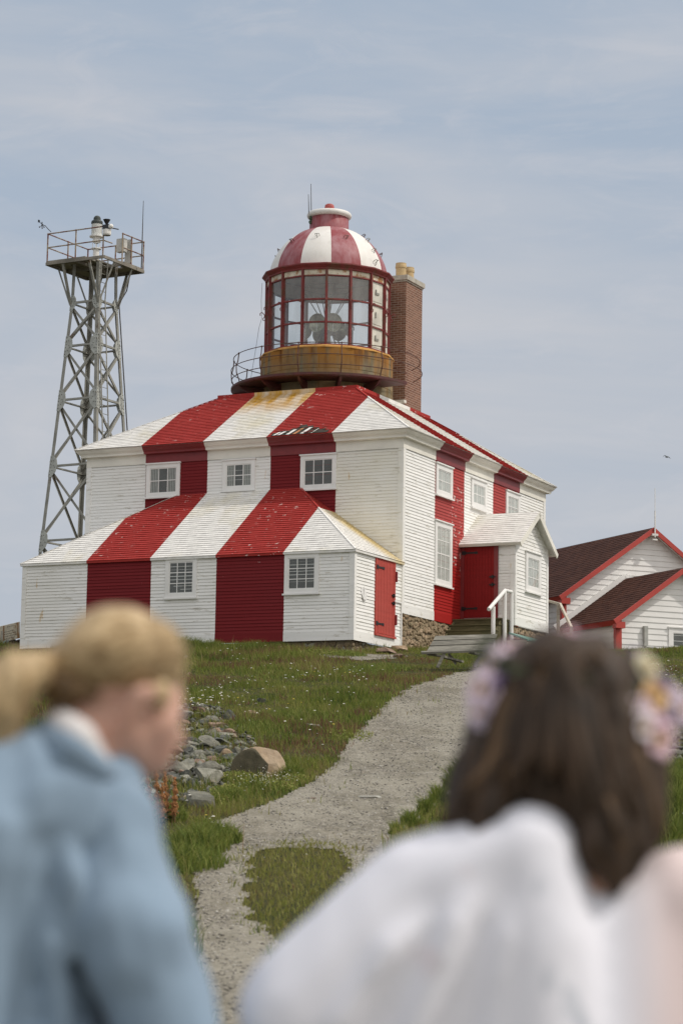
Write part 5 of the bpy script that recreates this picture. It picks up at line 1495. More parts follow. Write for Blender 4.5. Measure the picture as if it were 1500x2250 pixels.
# guard rails: pipe, two levels
M['pipe'] = m_rusty('painted_pipe', (.33, .27, .19), (.16, .05, .035), .46, .56, sc=3.2)
GP = [(-PH+.02, -PH+.02), (0, -PH+.02), (PH-.06, -PH+.02), (-PH+.02, 0), (-PH+.02, PH-.02), (0, PH-.02), (PH-.02, PH-.02), (PH-.02, .45), (PH-.02, -.1)]
RH = 1.02
for (x, y) in GP:
    mb = MB(); mb.tube([V3(x, y, zz-.05), V3(x, y, zz+RH)], .026, 8); mb.ball(V3(x, y, zz+RH), .034, 8); mb.build('guard_post', M['pipe'], tower)
for z in (RH, RH*.52):
    for a, b in (((PH-.06, -PH+.02), (-PH+.02, -PH+.02)), ((-PH+.02, -PH+.02), (-PH+.02, PH-.02)), ((-PH+.02, PH-.02), (PH-.02, PH-.02)), ((PH-.02, PH-.02), (PH-.02, -.1)), ((PH-.06, -PH+.02), (PH-.02, -.72)), ):
        if z == RH and b == (PH-.02, -.72): continue
        mb = MB(); mb.tube([V3(*a, zz+z), V3(*b, zz+z)], .023, 8); mb.build('guard_rail', M['pipe'], tower)
# ladder up the camera-right face
mb = MB()
la0, la1 = V3(.98, -.55, TZ(5.0)), V3(.80, -.60, TZ(PZ+.1)); w_ = V3(0, .30, 0)
def lad(z, o): 
    zr = z-EZ+(tg_z-.1); return V3(hw(min(zr, 18.9))+.07, -.62+o, z)
mb.tube([lad(TZ(5.0), 0), lad(TZ(18.9), 0), V3(.72, -.62, TZ(PZ+.1))], .024, 6); mb.tube([lad(TZ(5.0), .36), lad(TZ(18.9), .36), V3(.72, -.26, TZ(PZ+.1))], .024, 6)
z = TZ(5.2)
while z < TZ(PZ): mb.tube([lad(z, 0), lad(z, .36)], .012, 5); z += .31
mb.build('ladder', M['galv'], tower)
mb = MB(); mb.tube([V3(PH*.9, PH*.5, TZ(20.15)), V3(PH*.7, PH*.6, TZ(19.4)), V3(.70, .50, TZ(18.9)), V3(1.2, .9, TZ(12)), V3(1.5, 1.2, TZ(5.2))], .022, 6); mb.build('conduit', M['bolt'], tower)
# beacon
bx_, by_ = -.02, .05
mb = MB()
mb.lathe([(.11, zz+.05), (.11, zz+.62), (.10, zz+.63)], bx_, by_, 16); mb.lathe([(.18, zz+.63), (.18, zz+.66), (.05, zz+.66)], bx_, by_, 16)
bc = mb.build('beacon', M['beacon_white'], tower)
mb = MB()
for k_ in range(4): a = k_*1.571+.5; mb.tube([V3(bx_+.13*math.cos(a), by_+.13*math.sin(a), zz+.66), V3(bx_+.13*math.cos(a), by_+.13*math.sin(a), zz+.86)], .012, 5)
mb.lathe([(.07, zz+.84), (.16, zz+.90), (.12, zz+.98), (.12, zz+1.04), (.25, zz+1.06), (.25, zz+1.10), (.17, zz+1.11)], bx_, by_, 20); mb.build('beacon_base', M['beacon_white'], bc)
mb = MB(); prof = []
for i in range(13): prof += [(.175, zz+1.11+i*.033), (.19, zz+1.125+i*.033)]
mb.lathe(prof, bx_, by_, 24); mb.build('beacon_lens', M['fresnel'], bc)
mb = MB(); mb.lathe([(.20, zz+1.53), (.205, zz+1.60), (.19, zz+1.64), (.13, zz+1.67), (.125, zz+1.76), (.08, zz+1.82), (.02, zz+1.84)], bx_, by_, 20); mb.build('beacon_cap', m_simple('dark_green_cap', (.04, .05, .045), .6), bc)
# fog detector cluster on the near corner of the rail
fx, fy = PH-.12, -PH+.02
mb = MB(); mb.lathe([(.04, zz+1.08), (.12, zz+1.22), (.13, zz+1.24), (.0, zz+1.23)], fx+.18, fy, 14); mb.box(fx+.05, fx+.30, fy-.06, fy+.06, zz+.90, zz+1.06)
fd = mb.build('sensor', M['black'], tower)
mb = MB(); mb.lathe([(.13, zz+.68), (.15, zz+.72), (.15, zz+.88), (.02, zz+.90)], fx+.2, fy, 14); mb.ball(V3(fx+.36, fy, zz+.98), .09, 10); mb.build('sensor_housing', M['beacon_white'], fd)
mb = MB(); mb.tube([V3(fx+.3, fy, zz+.95), V3(fx+.55, fy+.2, zz+.9)], .02, 6); mb.build('sensor_arm', M['bolt'], fd)
# anemometer on the far left corner
ax_, ay_ = -PH+.02, -PH+.02
def TLc(p): return Matrix.Rotation(TYAW, 4, 'Z') @ (Vector(p)-tower.location)
mb = MB()
q = [TLc(at(x, y, 80.8)) for x, y in ((113, 510), (105, 502), (100, 496), (93, 494))]
mb.tube(q, .014, 5); mb.tube([q[3]-V3(0, 0, .06), q[3]+V3(0, 0, .1)], .02, 5); a_, b_ = TLc(at(84, 486, 80.8)), TLc(at(97, 495, 80.8)); mb.tube([a_, b_], .012, 5)
mb.add([a_+V3(0,0,.06), a_+V3(.09,0,.02), a_+V3(.09,0,-.04), a_+V3(0,0,-.05)], [(0,1,2,3)])
for k_ in range(3): an = 2.1*k_; mb.tube([q[3], q[3]+V3(.07*math.cos(an), .07*math.sin(an), -.09)], .008, 4); mb.ball(q[3]+V3(.09*math.cos(an), .09*math.sin(an), -.09), .028, 6)
mb.build('anemometer', M['black'], tower)
mb = MB(); a_, b_ = TLc(at(311, 590, 81.5)), TLc(at(315.5, 441, 81.5)); m1 = a_.lerp(b_, .42); mb.tube([a_, m1, b_], [.024, .02, .010], 6); mb.build('whip_aerial', M['bolt'], tower)
mb = MB(); mb.box(PH-.42, PH-.10, .10, .30, zz+.45, zz+.92); mb.box(PH-.30, PH-.05, .45, .55, zz+.1, zz+.95); mb.build('equipment_box', m_simple('light_grey_cabinet', (.5, .49, .45), .6), tower)

# ------------------------------------------------------------------ red roofed sheds on the right
SPHI = 0.41952
SA = Vector((9.3418, 72.0)); SG = ground(SA.x, SA.y)
shed = empty('shed', (SA.x, SA.y, SG), SPHI, 'white clapboard house with dark red roof and a lower front extension, right of the lighthouse', 'house')
def sz(zrel): return zrel+EZ-SG
def shed_roof(mb_roof, mb_trim, s0, ztop, half, slope_, y0, y1, oh=.28, th=.10):
    """gable roof with its ridge along y, from y0 (front) to y1 (back)"""
    k = math.sqrt(1+slope_**2)
    for sd in (-1, 1):
        Bv = (V3(-sd, 0, slope_)).normalized(); Nv = V3(sd*slope_, 0, 1).normalized()
        xe = s0+sd*(half+oh); O = V3(xe, y0, ztop-slope_*(half+oh)); ln = (half+oh)*k
        courses(mb_roof, O if True else O, Y, Bv, Nv, 0, ln, .145, .012, lambda t: (0, y1-y0), lambda s, t: 0, .5)
        P = lambda y, t, o: V3(xe, y, ztop-slope_*(half+oh))+Bv*t+Nv*o
        # rake board, soffit, eave board
        for (ya, yb_, o0, o1, mi) in ((y0-.02, y0+.03, -.125, .012, 0),):
            vs = [P(y, t, o) for y in (ya, yb_) for t, o in ((-.02, o0), (ln, o0), (ln, o1), (-.02, o1))]
            mb_trim.add(vs, [(0,1,2,3), (7,6,5,4), (0,4,5,1), (1,5,6,2), (2,6,7,3), (3,7,4,0)], mi)
        vs = [P(y, t, o) for y in (y0+.031, y1) for t, o in ((-.012, -.16), (.02, -.16), (.02, -.006), (-.012, -.006))]
        mb_trim.add(vs, [(0,1,2,3), (7,6,5,4), (0,4,5,1), (1,5,6,2), (2,6,7,3), (3,7,4,0)], 0)
        P2 = lambda y, t: P(y, t, -.06)
        mb_trim.quad(P2(y0+.03, .021), P2(y1, .021), P2(y1, ln), P2(y0+.03, ln), 1)
        # boxed return at the gable foot
        b0 = P(y0-.01, .0, -.10)
        mb_trim.box(min(b0.x, b0.x-sd*.30), max(b0.x, b0.x-sd*.30), y0-.012, y0+.2, b0.z-.14, b0.z+.04, 0)
M['shed_white'] = m_simple('shed_white_clapboard', (.80, .79, .765), .7, var=.05, scale=2)
SL = .697
mbr, mbt = MB(), MB()
shed_roof(mbr, mbt, 0, sz(9.95), 3.0, SL, -.28, 9.0, oh=.25)
mbw = MB()
eavez = sz(9.95)-SL*3.0-.09
courses(mbw, (-3.0,0,0), X, Zv, -Y, sz(5.0), sz(9.8), .165, .020, lambda t: (0, 6.0) if t < eavez else ((t-eavez)/SL, 6.0-(t-eavez)/SL), lambda s, t: 0)
courses(mbw, (-3.0,0,0), Y, Zv, -X, sz(5.0), eavez, .165, .020, lambda t: (0, 9), lambda s, t: 0)
courses(mbw, (3.0,0,0), Y, Zv, X, sz(5.0), eavez, .165, .020, lambda t: (0, 9), lambda s, t: 0)
mbw.build('wall', M['shed_white'], shed)
sr = mbr.build('roof', M['brown_roof'], shed)
mbt.build('roof_trim', [M['shed_red'], M['shed_white']], sr)
mb = MB(); fbox(mb, (-3,0,0), X, -Y, -.03, .12, -.02, .035, sz(5.0), eavez); fbox(mb, (-3,0,0), Y, -X, -.03, .10, -.02, .034, sz(5.0), eavez); mb.build('corner_board', M['shed_red'], shed)
# extension
ES, EH, EL = -.87, 2.12, 3.1
mbr, mbt, mbw = MB(), MB(), MB()
shed_roof(mbr, mbt, ES, sz(8.36), EH, .70, -EL-.26, .0, oh=.22)
ee = sz(8.36)-.70*EH-.09
courses(mbw, (ES-EH,-EL,0), X, Zv, -Y, sz(4.9), sz(8.25), .165, .020, lambda t: (0, 2*EH) if t < ee else ((t-ee)/.70, 2*EH-(t-ee)/.70), lambda s, t: 0)
courses(mbw, (ES-EH,-EL,0), Y, Zv, -X, sz(4.9), ee, .165, .020, lambda t: (0, EL), lambda s, t: 0)
courses(mbw, (ES+EH,-EL,0), Y, Zv, X, sz(4.9), ee, .165, .020, lambda t: (0, EL), lambda s, t: 0)
mbw.build('extension_wall', M['shed_white'], shed)
er = mbr.build('extension_roof', M['brown_roof'], shed); mbt.build('roof_trim', [M['shed_red'], M['shed_white']], er)
mb = MB(); fbox(mb, (ES-EH,-EL,0), X, -Y, -.03, .16, -.02, .035, sz(4.9), ee); fbox(mb, (ES-EH,-EL,0), Y, -X, -.03, .10, -.02, .034, sz(4.9), ee); mb.build('corner_board', M['shed_red'], shed)
# flashing boards where the extension roof meets the gable
mb = MB()
for sd in (-1, 1):
    a, b = V3(ES, -.05, sz(8.36)+.08), V3(ES+sd*(EH+.3), -.05, sz(8.36)-.70*(EH+.3)+.08)
    mb.beam(a, b, .05, .17)
mb.build('flashing', M['shed_white'], shed)
wf = window((ES-EH+1.72, -EL, sz(5.72)), X, -Y, 1.3, .90, 1, 1, shed, casing=.14, back='dim', curt=False)
mb = MB(); fbox(mb, (ES-EH,-EL,0), X, -Y, .86, .98, .02, .12, sz(6.05), sz(6.62)); mb.build('meter_box', m_simple('grey_box', (.40, .40, .37), .6), shed)
mb = MB(); mb.tube([V3(ES-EH+.92, -EL-.07, sz(6.05)), V3(ES-EH+.92, -EL-.07, sz(5.2))], .035, 8)
fbox(mb, (ES-EH,-EL,0), X, -Y, .98, 1.28, .02, .10, sz(5.7), sz(6.02)); mb.build('conduit', M['galv'], shed)
mb = MB(); q = V3(ES-EH+1.2, -EL-.16, sz(5.78)); mb.tube([q+V3(math.cos(a)*.12, 0, math.sin(a)*.12) for a in [i*.5 for i in range(12)]], .045, 6); mb.build('hose_reel', m_simple('brown_reel', (.10, .07, .05), .7), shed)
mb = MB(); c0 = V3(-1.25, -.02, sz(9.12)); mb.tube([c0, c0+V3(.1, -.05, -.04), c0+V3(.22, -.05, -.02), c0+V3(.36, -.05, .16)], .012, 5); mb.build('wire', M['black'], shed)
mb = MB(); mb.tube([V3(.0, -.34, sz(9.65)), V3(.0, -.34, sz(10.45))], .022, 8); mb.tube([V3(.0, -.34, sz(10.45)), V3(.0, -.34, sz(11.15))], .011, 6); mb.box(-.1, .1, -.36, -.27, sz(9.70), sz(9.76)); mb.box(-.08, .08, -.36, -.27, sz(9.56), sz(9.60)); mb.build('mast', M['beacon_white'], shed)

# ------------------------------------------------------------------ picnic table
def table():
    TLp, TRp = at(957, 1396, 53.0), at(1092, 1392, 53.0); BL, BR = at(937, 1431, 52.45), at(1078, 1425, 52.45)
    gz = ground(TLp.x+.6, 52.6)
    org = Vector(((BL.x+BR.x)/2, 52.6, gz)); root = empty('picnic_table', org, 0, 'weathered grey wooden picnic table tipped down the slope, below the brown steps', 'picnic table')
    q = lambda p: p-org
    TLp, TRp, BL, BR = map(q, (TLp, TRp, BL, BR))
    xa = (TRp-TLp).normalized(); dn = (BL-TLp); nrm_ = xa.cross(dn).normalized()
    if nrm_.z < 0: nrm_ = -nrm_
    for i in range(3):
        f0, f1 = i/3+.03, (i+1)/3-.03
        a, b, c, d = TLp.lerp(BL, f0), TRp.lerp(BR, f0), TRp.lerp(BR, f1), TLp.lerp(BL, f1)
        mb = MB(); vs = [a, b, c, d]+[p-nrm_*.04 for p in (a, b, c, d)]
        mb.add(vs, [(0,1,2,3), (7,6,5,4), (0,4,5,1), (1,5,6,2), (2,6,7,3), (3,7,4,0)]); mb.build('table_plank', M['wood_grey'], root)
    bl, br = q(at(925, 1434, 52.25)), q(at(1066, 1429, 52.25))
    mb = MB(); mb.beam(bl, br, .16, .045, up=(0, -.25, 1)); mb.build('bench_plank', M['wood_grey'], root)
    def gp(px, py, d=None):
        p = at(px, py, d or 52.3); return q(p)
    for (x0, y0, x1, y1, nm) in ((960, 1467, 976, 1434, 'leg'), (1041, 1466, 1057, 1436, 'leg')):
        mb = MB(); mb.beam(gp(x0, y0), gp(x1, y1), .15, .07); mb.build(nm, M['wood_grey'], root)
    for (a, b, d) in (((1001, 1459), (985, 1436), 53.0), ((1085, 1455), (1072, 1434), 53.0)):
        mb = MB(); mb.beam(gp(*a, d), gp(*b, d), .09, .05); mb.build('leg', M['wood_grey'], root)
    mb = MB(); mb.beam(gp(972, 1443, 52.4), gp(1014, 1454, 53.2), .10, .045); mb.build('cross_beam', M['wood_grey'], root)
    mb = MB(); mb.beam(gp(1033, 1434, 52.3), gp(1096, 1446, 53.2), .10, .045); mb.build('cross_beam', M['wood_grey'], root)
    mb = MB(); mb.beam(gp(940, 1437, 52.3), gp(978, 1443, 52.5), .10, .045); mb.build('cross_beam', M['wood_grey'], root)
    a, b = q(at(1095, 1425, 52.9)), q(at(1130, 1440, 53.1))
table()
# ------------------------------------------------------------------ hatch with teal lid by the porch foundation
hp = ROOT_M @ wpx(1172, 1412, 1.95)
hatch = empty('hatch', (hp.x, hp.y, ground(hp.x, hp.y)), -YAW, 'low wooden hatch with a faded teal sloping lid beside the porch foundation', 'hatch')
zl = hp.z-hatch.location.z
mb = MB(); mb.box(-.35, .18, -1.0, 1.0, -.3, zl-.02); mb.build('hatch_box', M['wood_pale'], hatch)
mb = MB()
mb.add([V3(.20, -1.0, zl), V3(.20, 1.0, zl), V3(-.33, .95, zl+.20), V3(-.33, -.95, zl+.20)]+[V3(.20, -1.0, zl-.04), V3(.20, 1.0, zl-.04), V3(-.33, .95, zl+.15), V3(-.33, -.95, zl+.15)], [(0,1,2,3), (7,6,5,4), (0,4,5,1), (1,5,6,2), (2,6,7,3), (3,7,4,0)])
mb.build('lid', M['teal'], hatch)
# ------------------------------------------------------------------ far handrail behind the porch
hr = empty('handrail', (at(1225, 1400, 68).x, 68, ground(5.9, 68)), 0, 'pale wooden stair handrail between the porch and the red roofed house', 'handrail')
def hq(px, py, d): return at(px, py, d)-hr.location
mb = MB(); a = hq(1226, 1329, 68); mb.beam(a+V3(0,0,.03), V3(a.x-.02, a.y, -.1), .09, .09); mb.build('post', M['wood_pale'], hr)
mb = MB(); mb.beam(hq(1199, 1319, 69), hq(1228, 1327, 68), .07, .06); mb.build('rail', M['wood_pale'], hr)
mb = MB(); mb.beam(hq(1229, 1326, 68), hq(1254, 1378, 67.4), .07, .06); mb.build('rail', M['wood_pale'], hr)
mb = MB(); a = hq(1254, 1378, 67.4); mb.beam(a, V3(a.x, a.y, -.1), .09, .09); mb.build('post', M['wood_pale'], hr)

# ------------------------------------------------------------------ notice board at the far left
nd = 66.5
o0 = at(4, 1400, nd); ng = ground(o0.x, nd)
board = empty('notice_board', (o0.x, nd, ng), 0, 'long weathered wooden notice board with faded lettering, left of the lighthouse', 'notice board')
bq = lambda px, py, d: at(px, py, d)-board.location
tl_, tr2, br2, bl2 = bq(-90, 1398, nd-1.2), bq(44.5, 1366, nd+.8), bq(44.5, 1402, nd+.8), bq(-90, 1434, nd-1.2)
xa = (tr2-tl_).normalized(); dn = (bl2-tl_).normalized(); nn_ = xa.cross(dn).normalized()
if nn_.y > 0: nn_ = -nn_
mb = MB(); mb.add([tl_, tr2, br2, bl2]+[p-nn_*.05 for p in (tl_, tr2, br2, bl2)], [(0,1,2,3), (7,6,5,4), (0,4,5,1), (1,5,6,2), (2,6,7,3), (3,7,4,0)])
mb.build('board_panel', m_rusty('cream_weathered_board', (.80, .75, .60), (.40, .26, .12), .56, .66, sc=2.0), board)
W_, H_ = (tr2-tl_).length, (bl2-tl_).length; r = random.Random(4)
mb = MB()
for col in (.03, .27, .50, .735):
    for row in range(6):
        if row == 0: x0, x1 = col+.05, col+.16
        else: x0, x1 = col, col+r.uniform(.15, .20)
        if row == 1: continue
        x = x0
        while x < x1:
            w = r.uniform(.008, .02)
            a = tl_+xa*(x*W_)+dn*((.12+row*.145)*H_)+nn_*.004
            mb.quad(a, a+xa*w*W_, a+xa*w*W_+dn*.022, a+dn*.022); x += w+.010
mb.build('faded_lettering', m_simple('faded_brown_letters', (.26, .20, .15), .9, var=.3), board)
mb = MB()
for f in (.22, .72, .955):
    a = tl_+xa*(f*W_)+nn_*.006; mb.quad(a, a+xa*.04, a+xa*.04+dn*H_, a+dn*H_)
mb.build('rust_strap', m_simple('rust_streak', (.36, .17, .06), .9, var=.3), board)
for px in (4, -80):
    a = bq(px, 1410, nd-.2 if px > 0 else nd-1); mb = MB(); mb.beam(a+V3(0, .06, .3), V3(a.x, a.y+.06, -.3), .07, .07); mb.build('post', M['wood_pale'], board)
mb = MB(); a = [bq(9, 1409, nd-.1), bq(20, 1406, nd), bq(19, 1424, nd), bq(8, 1427, nd-.1)]; a = [p-V3(0,.05,0) for p in a]
mb.add(a+[p+V3(0, .015, 0) for p in a], [(0,1,2,3), (7,6,5,4), (0,4,5,1), (1,5,6,2), (2,6,7,3), (3,7,4,0)]); nt = mb.build('small_notice', m_simple('pale_blue_plate', (.50, .62, .68), .5, var=.05), board)
mb = MB()
for i in range(4):
    p = a[0].lerp(a[3], .2+.18*i)-V3(0, .004, 0); e = a[1].lerp(a[2], .2+.18*i)-V3(0, .004, 0)
    mb.beam(p.lerp(e, .2), p.lerp(e, .8 if i != 3 else .55), .002, .015)
mb.build('notice_lines', m_simple('blue_print', (.18, .32, .42), .6), nt)
# dark dry-stone wall behind the board
dw = empty('stone_wall', (at(20, 1440, 69).x, 69, ground(at(20, 1440, 69).x, 69)), 0, 'dark brown dry-stone wall behind the notice board', 'wall')
mb = MB(); top = at(20, 1404, 69).z-dw.location.z
mb.box(-6, 2.2, .0, .6, -1.2, top-.03, 2); stones(mb, (-6, 0, 0), X, -Y, 8.2, -1.0, top, .22, 33)
mb.build('wall_stones', [m_stone('dark_brown_wallstone', (.055, .042, .03), (.12, .10, .07), 4), M['rock_dark'], m_simple('wall_core', (.035, .03, .022), .95, var=.3)], dw)
# ------------------------------------------------------------------ gull far off
bp = at(1464, 1004, 150)
mb = MB(); b = Vector((0, 0, 0))
mb.ball(b, .12, 8, sc=(1.8, .8, .8))
for sd, dz in ((-1, .12), (1, -.1)):
    mb.add([b+V3(-.05, 0, .03), b+V3(.08, 0, .03), b+V3(sd*.25+.04, 0, dz+.08), b+V3(sd*.25-.08, 0, dz+.06), b+V3(sd*.5, 0, dz-.16)], [(0,1,2,3), (3,2,4)])
mb.add([b+V3(.15, 0, .0), b+V3(.3, .05, -.02), b+V3(.3, -.05, -.02)], [(0,1,2)])
bird = mb.build('bird', m_simple('dark_gull', (.10, .11, .11), .8), None); bird.location = bp; bird.scale = (.55, .55, .55)
tag(bird, 'tiny dark seabird flying in the sky above the red roofed house', 'bird')
# ------------------------------------------------------------------ people
def pt(px, py, dd=0.0, base=3.3): return at(px, py, base+dd)
def _sph(c, r, sc=(1,1,1), n=14, q=None):
    out = []
    for i in range(n//2+1):
        p = math.pi*i/(n//2)
        for j in range(n if 0 < i < n//2 else 1):
            t = 2*math.pi*j/n
            v = Vector((r*sc[0]*math.sin(p)*math.cos(t), r*sc[1]*math.sin(p)*math.sin(t), r*sc[2]*math.cos(p)))
            if q is not None: v = q @ v
            out.append(Vector(c)+v)
    return out
class Flesh:
    def __init__(s): s.bm = bmesh.new()
    def hull(s, pts):
        vs = [s.bm.verts.new(p) for p in pts]
        bmesh.ops.convex_hull(s.bm, input=vs, use_existing_faces=False)
    def cap(s, p0, r0, p1, r1, sc=(1,1,1)): s.hull(_sph(p0, r0, sc)+_sph(p1, r1, sc))
    def ell(s, c, sc, q=None): s.hull(_sph(c, 1, sc, 18, q))
    def chain(s, pts, sc=(1,1,1)):
        for (p0, r0), (p1, r1) in zip(pts, pts[1:]): s.cap(p0, r0, p1, r1, sc)
    def done(s, name, mat, origin, parent, voxel=.008, smooth=4, fold=None):
        loose = [v for v in s.bm.verts if not v.link_faces]
        bmesh.ops.delete(s.bm, geom=loose, context='VERTS')
        me = bpy.data.meshes.new(name); s.bm.to_mesh(me); s.bm.free()
        tmp = bpy.data.objects.new(name+'_src', me); COL.objects.link(tmp)
        m = tmp.modifiers.new('r', 'REMESH'); m.mode = 'VOXEL'; m.voxel_size = voxel; m.use_smooth_shade = True
        if smooth:
            m2 = tmp.modifiers.new('s', 'SMOOTH'); m2.factor = .6; m2.iterations = smooth
        dg = bpy.context.evaluated_depsgraph_get(); dg.update()
        out = bpy.data.meshes.new_from_object(tmp.evaluated_get(dg))
        bpy.data.objects.remove(tmp); bpy.data.meshes.remove(me)
        n = len(out.vertices); co = np.empty(n*3, np.float32); out.vertices.foreach_get('co', co); co = co.reshape(-1, 3)
        if fold:
            no = np.empty(n*3, np.float32); out.vertices.foreach_get('normal', no); no = no.reshape(-1, 3)
            amp, sc = fold
            for i in range(n):
                v = Vector(co[i]); q = Vector((v.x*sc[0], v.y*sc[1], v.z*sc[2]))
                k = noise.noise(q)+.5*noise.noise(q*2.1)
                co[i] += no[i]*amp*k
        co -= np.array(origin, np.float32)
        out.vertices.foreach_set('co', np.ascontiguousarray(co).ravel()); out.name = name
        out.materials.clear(); out.materials.append(mat)
        out.polygons.foreach_set('use_smooth', [True]*len(out.polygons)); out.update()
        o = bpy.data.objects.new(name, out); COL.objects.link(o); o.parent = parent
        return o
def hand(fl, wrist, d, pn, side=1, curl=.5):
    """palm, four fingers of unequal length and a thumb; d = direction of the hand, pn = palm normal"""
    d = Vector(d).normalized(); pn = (Vector(pn)-d*Vector(pn).dot(d)).normalized(); x = d.cross(pn)*side
    fl.cap(wrist, .026, wrist+d*.03, .027)
    for k in (-1, -.33, .33, 1):
        fl.cap(wrist+d*.02+x*.018*k, .016, wrist+d*.085+x*.030*k, .0125)
    for k, ln in zip((-1, -.33, .33, 1), (.062, .074, .080, .072)):
        b = wrist+d*.088+x*.030*k; d1 = (d+pn*curl*.6).normalized(); d2 = (d+pn*curl*1.7).normalized(); d3 = (d*.5+pn*curl*2.2).normalized()
        m1 = b+d1*ln*.45; m2 = m1+d2*ln*.32; m3 = m2+d3*ln*.25
        fl.cap(b, .0105, m1, .0095); fl.cap(m1, .0095, m2, .0088); fl.cap(m2, .0088, m3, .0078)
    tb = wrist+d*.03+x*.024; t1 = tb+(d*.7+x*.8+pn*.3).normalized()*.042; t2 = t1+(d*.95+x*.25+pn*.35).normalized()*.036
    fl.cap(tb, .015, t1, .012); fl.cap(t1, .012, t2, .0095)
def shoe(name, ankle, heading, mat, origin, parent, gz):
    fl = Flesh(); h = Vector((math.sin(heading), math.cos(heading), 0)); a = Vector((ankle.x, ankle.y, gz))
    fl.cap(a+V3(0, 0, .05)-h*.03, .045, a+V3(0, 0, .10), .045); fl.cap(a+V3(0, 0, .04)-h*.03, .04, a+h*.15+V3(0, 0, .038), .042); fl.cap(a+h*.1+V3(0, 0, .04), .045, a+h*.19+V3(0, 0, .028), .030)
    return fl.done(name, mat, origin, parent, .008, 3)
def m_cloth(name, c, var=.06, sc=4, bumpy=.35):
    t = NT(name); n = t.noise(sc, 4)
    t.color(t.ramp(n, [(.3, tuple(v*(1-var) for v in c)), (.7, tuple(min(1, v*(1+var)) for v in c))])).set(.9, 0, .15)
    t.b.inputs['Sheen Weight'].default_value = .15
    t.bump(t.noise(350, 2), bumpy, .001); return t.m
def m_skin(name, c):
    t = NT(name); n = t.noise(14, 4)
    t.color(t.mix(t.ramp(n, [(.35, 0.0), (.7, .5)]), c, (c[0]*1.02, c[1]*.80, c[2]*.74))).set(.55, 0, .35)
    t.b.inputs['Subsurface Weight'].default_value = .12; t.b.inputs['Subsurface Radius'].default_value = (.012, .005, .003); return t.m
def m_hair(name, c1, c2, sc=(60, 60, 5), rough=.45):
    t = NT(name); n = t.noise(1.0, 5, .6, t.coord(sc))
    t.color(t.ramp(n, [(.32, c1), (.68, c2)])).set(rough, 0, .35).bump(n, .5, .004); return t.m
M['skin'] = m_skin('fair_skin', (.60, .385, .30))
M['blond'] = m_hair('blond_hair', (.27, .175, .075), (.64, .48, .28))
M['blond_shaded'] = m_hair('shaded_blond_hair', (.07, .040, .015), (.20, .12, .05))
M['brown'] = m_hair('brown_hair', (.013, .008, .0045), (.068, .039, .021), rough=.6)
M['brown_lit'] = m_hair('highlit_brown_lock', (.07, .040, .018), (.17, .098, .045), rough=.6)  # paler copy of the brown paints highlights onto some locks
M['jacket'] = m_cloth('pale_blue_wool', (.235, .318, .41))
M['shirt'] = m_cloth('white_shirt', (.74, .71, .70))
M['navy'] = m_cloth('slate_blue_trousers', (.09, .12, .17))
M['leather'] = m_simple('brown_leather', (.12, .06, .03), .5)

# --- person in the blue jacket
gA = ground(-.4, 3.3)
OA = Vector((-.43, 3.32, gA))
pa_ = empty('person', OA, 0, 'person with a blond ponytail in a pale blue jacket, head bowed to the right', 'person')
hipA = Vector((-.44, 3.30, gA+.93)); kneeR = Vector((-.33, 3.36, gA+.50)); ankR = Vector((-.32, 3.30, gA+.09)); kneeL = Vector((-.55, 3.30, gA+.50)); ankL = Vector((-.56, 3.22, gA+.09))
shR, shL = pt(225, 1820, .03), pt(-150, 1850, -.10)
elR = pt(392, 2330, .02); wrR = pt(440, 2640, .22); elL = pt(-260, 2320, -.02); wrL = pt(-160, 2640, .22)
neck0, neck1 = pt(150, 1690, 0), pt(235, 1585, .03)
fl = Flesh()
# head: skull, face and jaw, turned right and bowed
sk = pt(250, 1478, .03)
fl.ell(sk, (.084, .083, .076))
fl.ell(pt(318, 1545, .045), (.055, .062, .062)); fl.ell(pt(345, 1520, .05), (.036, .055, .050))
fl.cap(pt(322, 1580, .03), .050, pt(330, 1650, .05), .036); fl.cap(pt(330, 1650, .05), .034, pt(338, 1684, .055), .017)
fl.cap(pt(262, 1590, .0), .045, pt(318, 1655, .03), .026)      # jaw
fl.cap(pt(372, 1585, .06), .012, pt(390, 1622, .065), .013)     # nose
fl.cap(pt(362, 1655, .06), .012, pt(366, 1663, .06), .012)      # lips
fl.cap(pt(370, 1540, .02), .012, pt(366, 1542, .09), .012)      # brow
# ear with a rim
fl.cap(pt(318, 1528, -.056), .017, pt(285, 1575, -.058), .013); fl.cap(pt(330, 1518, -.066), .010, pt(300, 1526, -.07), .010); fl.cap(pt(300, 1526, -.07), .009, pt(278, 1560, -.066), .009); fl.cap(pt(282, 1580, -.06), .010, pt(274, 1600, -.055), .008)
fl.cap(neck1, .056, neck0, .062); fl.cap(pt(205, 1575, .02), .058, pt(170, 1660, .0), .062); fl.cap(neck0, .058, pt(95, 1790), .062)
fl.cap(pt(90, 1790, .05), .06, hipA+V3(0, .05, .12), .09); fl.cap(shR, .045, shL, .045); fl.cap(hipA+V3(0,0,.12), .11, hipA, .12)
fl.chain([(shR, .05), (elR, .040), (wrR, .027)]); fl.chain([(shL, .05), (elL, .040), (wrL, .027)])
fl.chain([(hipA+V3(.09, 0, -.02), .085), (kneeR, .055), (ankR, .038)]); fl.chain([(hipA-V3(.09, 0, .02), .085), (kneeL, .055), (ankL, .038)])
hand(fl, wrR, wrR-elR+V3(0, .05, 0), V3(-1, 0, 0), 1, .6); hand(fl, wrL, wrL-elL+V3(0, .05, 0), V3(1, 0, 0), -1, .6)
bodyA = fl.done('body', M['skin'], OA, pa_, .0055, 3)
